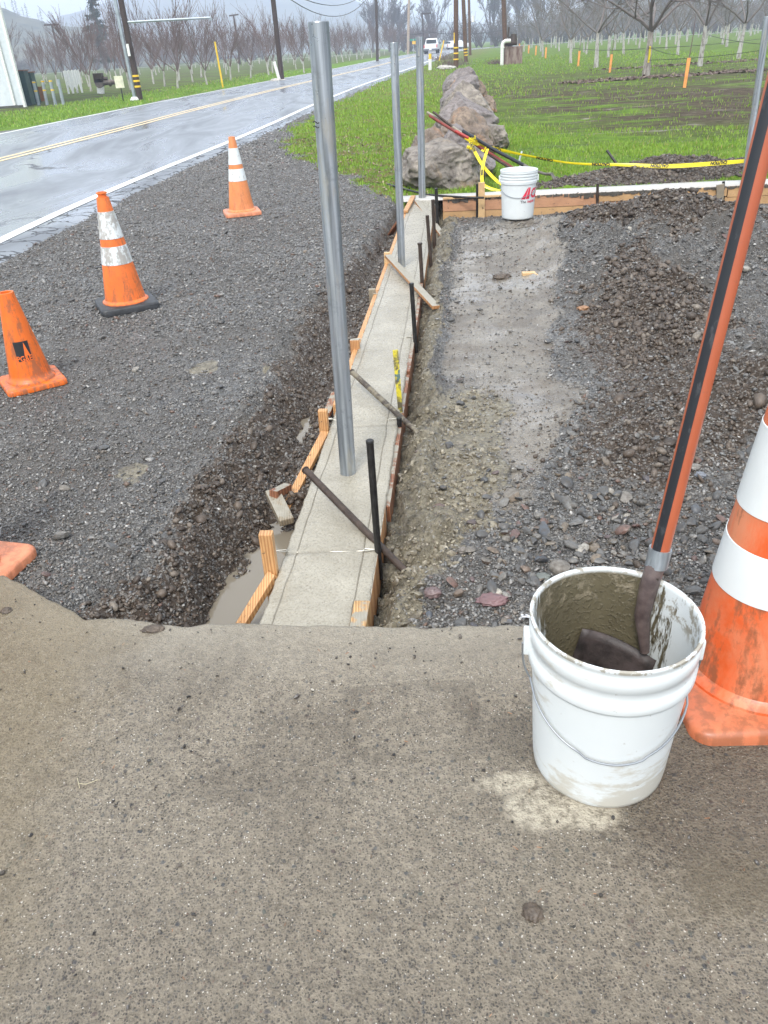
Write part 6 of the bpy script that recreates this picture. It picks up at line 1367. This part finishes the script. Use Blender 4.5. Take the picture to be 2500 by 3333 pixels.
mb = MB(); mb.box(A(896, 92, 149.9) - L, (.85, .05, .45)); mb.build('yellow_plate', plain('sign_yellow', (.75, .42, .02), .5), t)
for i, (vx, vy, Y, s, lab) in enumerate(((596, 175, 49, .45, 'pale stone at the foot of the white road post'), (612, 174, 50, .3, 'small stone right of the white road post'), (958, 147, 55, .55, 'low pale stone on the verge right of the reflector post'), (971, 148, 54, .5, 'low grey stone just left of the thick brown pole'))):
    p = G(vx, vy); clod((p.x, p.y, -.03), (s * 1.5, s, s * .5), lab, 60 + i, 'verge_stone', plain('verge_stone_%d' % i, (.40, .38, .34), .7), 'stone')
for i, (vx, vy, s, lab) in enumerate(((956, 128, 1.0, 'dry brown brush beside the leaning yellow pole on the right verge'), (975, 141, .8, 'dry brush at the foot of the thick brown pole'), (1075, 137, .5, 'thin dry weeds at the foot of the white standpipe'))):
    p = G(vx, vy); mb = MB(); r3 = random.Random(i)
    for k in range(150):
        o = Vector((r3.gauss(0, .7), r3.gauss(0, .4), 0)) * s; mb.tube([o, o + Vector((r3.gauss(0, .22), r3.gauss(0, .2), r3.uniform(.2, .6))) * s], [.015, .008], 3, cap=False)
    o = mb.build('dry_brush', M_TWIG, loc=(p.x, p.y, -.03)); tag(o, lab, 'shrub')
# rusty well box, valve and white standpipe
p = G(1104, 137); t = thing('well_box', 'rusty metal box with a brown valve on top in the right field', 'well box', (p.x, p.y, -.05), .1)
m = Mt('streaked_rust'); c = m.co(); n = m.noise(1, 5, .7, m.mapping(c, (6, 6, 1.2))); m.set(col=m.mix(m.ramp(n, [(.4, 0), (.6, 1)]), (.10, .045, .03), (.27, .21, .18)), rough=.7)
mb = MB(); mb.box((0, 0, .48), (1.15, 1.0, .96)); mb.build('box', m.m, t, bevel=.02)
mb = MB(); mb.tube([(-.1, 0, .95), (-.1, 0, 1.5)], .16, 10); mb.tube([(-.45, -.1, 1.15), (.3, -.1, 1.15)], .13, 10); mb.tube([(.12, 0, 1.2), (.12, 0, 1.62)], [.24, .18], 10); mb.tube([(-.25, 0, 1.45), (-.2, 0, 2.0)], .06, 8); mb.build('valve', M_RUST, t, smooth=True)
p = G(1084, 139); t = thing('standpipe', 'white bent standpipe left of the rusty box', 'pipe', (p.x, p.y, -.05)); mb = MB(); mb.tube([(0, 0, -.1), (0, 0, 1.05), (.05, 0, 1.2), (.18, 0, 1.28), (.5, 0, 1.28)], .105, 12); mb.build('pipe', M_WHT, t, smooth=True); mb = MB(); mb.tube([(.02, 0, .9), (0, 0, .97)], .125, 12); mb.build('coupling', M_WHT, t, smooth=True)
# white building, utility boxes, bollards, panel, pump, sign on the far side
g_ = G(57, 231); t = thing('white_shed', 'tall white ribbed metal building at the left edge', 'building', tuple(g_))
vdir = Vector((g_.x, g_.y, 0)).normalized(); mb = MB(); n = 60
fx = Vector((-1, -.04, 0)).normalized()
vs = []; fs = []
for k in range(n + 1):
    o = fx * (.18 * k) + Vector((0, .03 if k % 2 else 0, 0)); vs += [o + Vector((0, 0, .05)), o + Vector((0, 0, 9.5))]
for k in range(n): fs.append((2 * k, 2 * k + 1, 2 * k + 3, 2 * k + 2))
mb.add(vs, fs); bk = vdir * 8 + Vector((-.35, 0, 0)); mb.add([Vector((0, 0, .05)), Vector((0, 0, 9.5)), bk + Vector((0, 0, 9.5)), bk + Vector((0, 0, .05))], [(0, 1, 2, 3)])
mb.add([Vector((0, 0, 9.5)), fx * 10.8 + Vector((0, 0, 9.5)), fx * 10.8 + bk + Vector((0, 0, 9.5)), bk + Vector((0, 0, 9.5))], [(0, 1, 2, 3)])
mb.build('wall', plain('white_sheet_metal', (.60, .65, .67), .45, var=.08), t)
mb = MB(); mb.beam((-.02, -.05, 0), (-.02, -.05, 9.5), .16, .09); mb.build('corner_trim', M_WHT, t); mb = MB(); mb.beam((-.42, -.06, .1), (-.42, -.06, 9.5), .11, .09); mb.build('downspout', M_WHT, t)
mb = MB(); mb.beam(Vector((0, -.04, 0)), fx * 10.8 + Vector((0, -.04, 0)), .12, .16); mb.build('footing', plain('dark_concrete', (.07, .07, .06), .8), t)
M_DG = plain('dark_green_enamel', (.012, .045, .045), .4)
for i, (va, vb_, vt, wd, lab) in enumerate((((59, 228), 0, 153, .75, 'taller dark green utility cabinet against the white building'), ((74, 224), 0, 157, .65, 'second dark green utility cabinet with a rusty lid'))):
    p = G(*va); top_ = A(va[0] - 8, vt, p.y).z; t = thing('utility_cabinet', lab, 'cabinet', (p.x - .15, p.y, 0), group='dark green cabinets'); mb = MB(); mb.box((0, .2, top_ / 2), (wd, .5, top_)); mb.build('housing', M_DG, t, bevel=.02)
    mb = MB(); mb.box((0, .2, top_ + .02), (wd + .08, .58, .04)); mb.build('lid', plain('rusty_lid', (.20, .09, .06), .7), t)
p = G(86, 219); mb = MB(); mb.box((0, 0, .3), (.5, .06, .6)); o = mb.build('brown_board', plain('brown_board', (.24, .10, .03), .6), loc=(p.x, p.y, 0)); tag(o, 'small brown board standing behind the grey bollards', 'board')
for i, (vb_, vt, lab) in enumerate((((84, 227), (72, 174), 'first grey bollard with yellow bands beside the green cabinets'), ((102, 226), (91, 172), 'second grey yellow-banded bollard from the cabinets'), ((120, 226), (108, 171), 'third grey yellow-banded bollard from the cabinets'), ((137, 225), (125, 170), 'last grey bollard standing farthest from the cabinets'))):
    p = G(*vb_); t = thing('bollard', lab, 'bollard', (p.x, p.y, -.02), group='grey bollards with yellow bands'); top_ = A(*vt, p.y) - Vector((p.x, p.y, 0)); mb = MB(); mb.tube([Vector((0, 0, 0)), top_], .065, 10); mb.build('pipe', M_GREY, t, smooth=True)
    for f in ((.60, .95) if i < 3 else ()):
        mb = MB(); mb.tube([top_ * (f - .03), top_ * (f + .03)], .07, 10, cap=False); mb.build('yellow_band', M_YEL, t)
p0, p1 = G(147, 203), G(181, 200); hgt_ = A(140, 154, p0.y).z
m = Mt('peeling_white_panel'); c = m.co(); n = m.noise(1.6, 5, .7, m.mapping(c, (1.6, 1, .7))); m.set(col=m.mix(m.ramp(n, [(.56, 0), (.61, 1)]), (.74, .74, .72), (.07, .065, .06)), rough=.7)
mb = MB(); K = 14
vs = []; 
for k in range(K + 1):
    f = k / K; q_ = p0.lerp(p1, f) - p0; zz = .0 if k % 4 in (0, 1) else .22 + .12 * (k % 3); vs += [q_ + Vector((0, .06 * (k % 2), zz)), q_ + Vector((0, .06 * (k % 2), hgt_ + .03 * (k % 3)))]
mb.add(vs, [(2 * k, 2 * k + 1, 2 * k + 3, 2 * k + 2) for k in range(K)]); o = mb.build('weathered_panel', m.m, loc=p0); o.modifiers.new('t', 'SOLIDIFY').thickness = .03; tag(o, 'upright white peeling panel with torn lower edge in front of a bare tree', 'panel')
p = G(218, 202); sY = p.y; t = thing('irrigation_pump', 'rusty irrigation pump with horizontal pipe on a white base by the left orchard', 'pump', tuple(p)); q = lambda vx, vy: A(vx, vy, sY) - p
mb = MB(); mb.tube([q(218, 202), q(217, 186)], .19, 12); mb.build('base_tank', M_WHT, t, smooth=True)
M_RP = plain('weathered_pump_metal', (.16, .13, .11), .6, .2, .4); mb = MB(); mb.tube([q(210, 180), q(250, 177)], .12, 10); mb.tube([q(216, 180) + Vector((0, -.2, 0)), q(216, 180) + Vector((0, .15, 0))], .22, 14); mb.tube([q(236, 179), q(240, 179)], .17, 12); mb.build('pipe', M_RP, t, smooth=True)
mb = MB(); mb.box(q(213, 168), (.45, .4, .42)); mb.tube([q(226, 176), q(222, 164)], .05, 8); mb.tube([q(222, 170), q(232, 170)], .09, 8); mb.build('motor', M_RUST, t)
p = G(267, 220); t = thing('small_sign', 'small cream sign on a thin dark post left of the pole with the conduit', 'sign', tuple(p)); q = lambda vx, vy: A(vx, vy, p.y) - p
mb = MB(); mb.tube([(0, 0, -.1), q(259, 178)], .025, 6); mb.build('post', M_BLK, t); mb = MB(); c0 = q(258, 177); mb.box(c0 + Vector((0, -.04, 0)), (.34, .02, .42)); mb.build('plate', plain('cream_plate', (.62, .60, .46), .5), t)

# ------------------------------------------------------------------ vehicles
def vehicle(loc, rz, label, name, pickup=True, s=1.0):
    t = thing(name, label, 'pickup' if pickup else 'car', loc, rz); t.scale = (s, s, s)
    MW = plain('white_car_paint', (.72, .74, .76), .25, var=.03) if 'white_car_paint' not in bpy.data.materials else bpy.data.materials['white_car_paint']
    MG = bpy.data.materials.get('tinted_glass') or plain('tinted_glass', (.03, .035, .04), .08, var=.1); MT = bpy.data.materials.get('tyre_rubber') or plain('tyre_rubber', (.02, .02, .02), .7)
    MR = bpy.data.materials.get('tail_red') or plain('tail_red', (.5, .02, .02), .3); MC = bpy.data.materials.get('bumper_grey') or plain('bumper_grey', (.16, .17, .19), .35, .5)
    W, Lg = 1.95, 5.6 if pickup else 4.5; hb = 1.15 if pickup else .95; z0 = .52 if pickup else .35
    def shell(y0, y1, za, zb, w0, w1, nm, mt, bv=.05, ty=(1, 1)):
        mb = MB(); mb.box((0, (y0 + y1) / 2, (za + zb) / 2), (w0, y1 - y0, zb - za), top=(w1 / w0, ty[0])); return mb.build(nm, mt, t, bevel=bv)
    shell(0, Lg, z0, hb, W, W * .97, 'body', MW, .07)
    shell(1.9 if pickup else .5, 4.3 if pickup else 3.4, hb - .02, 1.88 if pickup else 1.45, W * .95, W * .76, 'cab', MW, .08, (.72,))
    shell(1.86 if pickup else .5, 1.95 if pickup else .62, hb + .12, 1.74 if pickup else 1.36, W * .78, W * .70, 'rear_window', MG, .02)
    if pickup: shell(-.03, .04, z0 + .12, hb - .02, W * .80, W * .78, 'tailgate', MW, .02)
    shell(-.12, .05, z0 - .10, z0 + .12, W * .97, W * .95, 'bumper', MC, .03)
    for sx in (-1, 1):
        mb = MB(); mb.box((sx * W * .455, -.01, (z0 + hb) / 2 + .1), (.14, .08, .38)); mb.build('tail_light', MR, t, bevel=.01)
        for yw in (.95, Lg - 1.0):
            mb = MB(); mb.tube([(sx * (W / 2 - .28), yw, .38), (sx * (W / 2 - .02), yw, .38)], .38 if pickup else .32, 18); w_ = mb.build('wheel', MT, t, smooth=True)
        if pickup: mb = MB(); mb.box((sx * (W / 2 + .12), 3.9, 1.25), (.22, .1, .26)); mb.build('wing_mirror', MC, t)
    mb = MB(); mb.box((0, -.13, z0 + .02), (.34, .02, .17)); mb.build('number_plate', bpy.data.materials['white_paint'], t)
    return t
def rdir(Y): return float(np.interp(Y, RC[RC[:, 1] < 160][:, 1], (np.arctan2(-RT[:, 0], RT[:, 1]))[RC[:, 1] < 160]))
p = A(930, 110, 126); vehicle((p.x, 126, .03), rdir(126), 'white pickup driving away on the road near the bend', 'pickup_truck')
p = A(963, 104, 168); vehicle((p.x, 168, .03), R_(-70), 'tiny white car far off at the bend right of the pickup', 'distant_car', False)

# ------------------------------------------------------------------ haze: one box of thin even air
mb = MB(); mb.box((0, 650, 75), (2900, 2100, 154)); o = mb.build('haze', M_BLK); o.data.materials.clear()
m = Mt('haze_air'); m.t.nodes.remove(m.b); pv = m.t.nodes.new('ShaderNodeVolumePrincipled'); pv.inputs['Color'].default_value = (.73, .82, 1.0, 1); pv.inputs['Density'].default_value = .0013; pv.inputs['Anisotropy'].default_value = .0
m.t.links.new(pv.outputs[0], m.o.inputs['Volume']); o.data.materials.append(m.m); tag(o, kind='stuff')
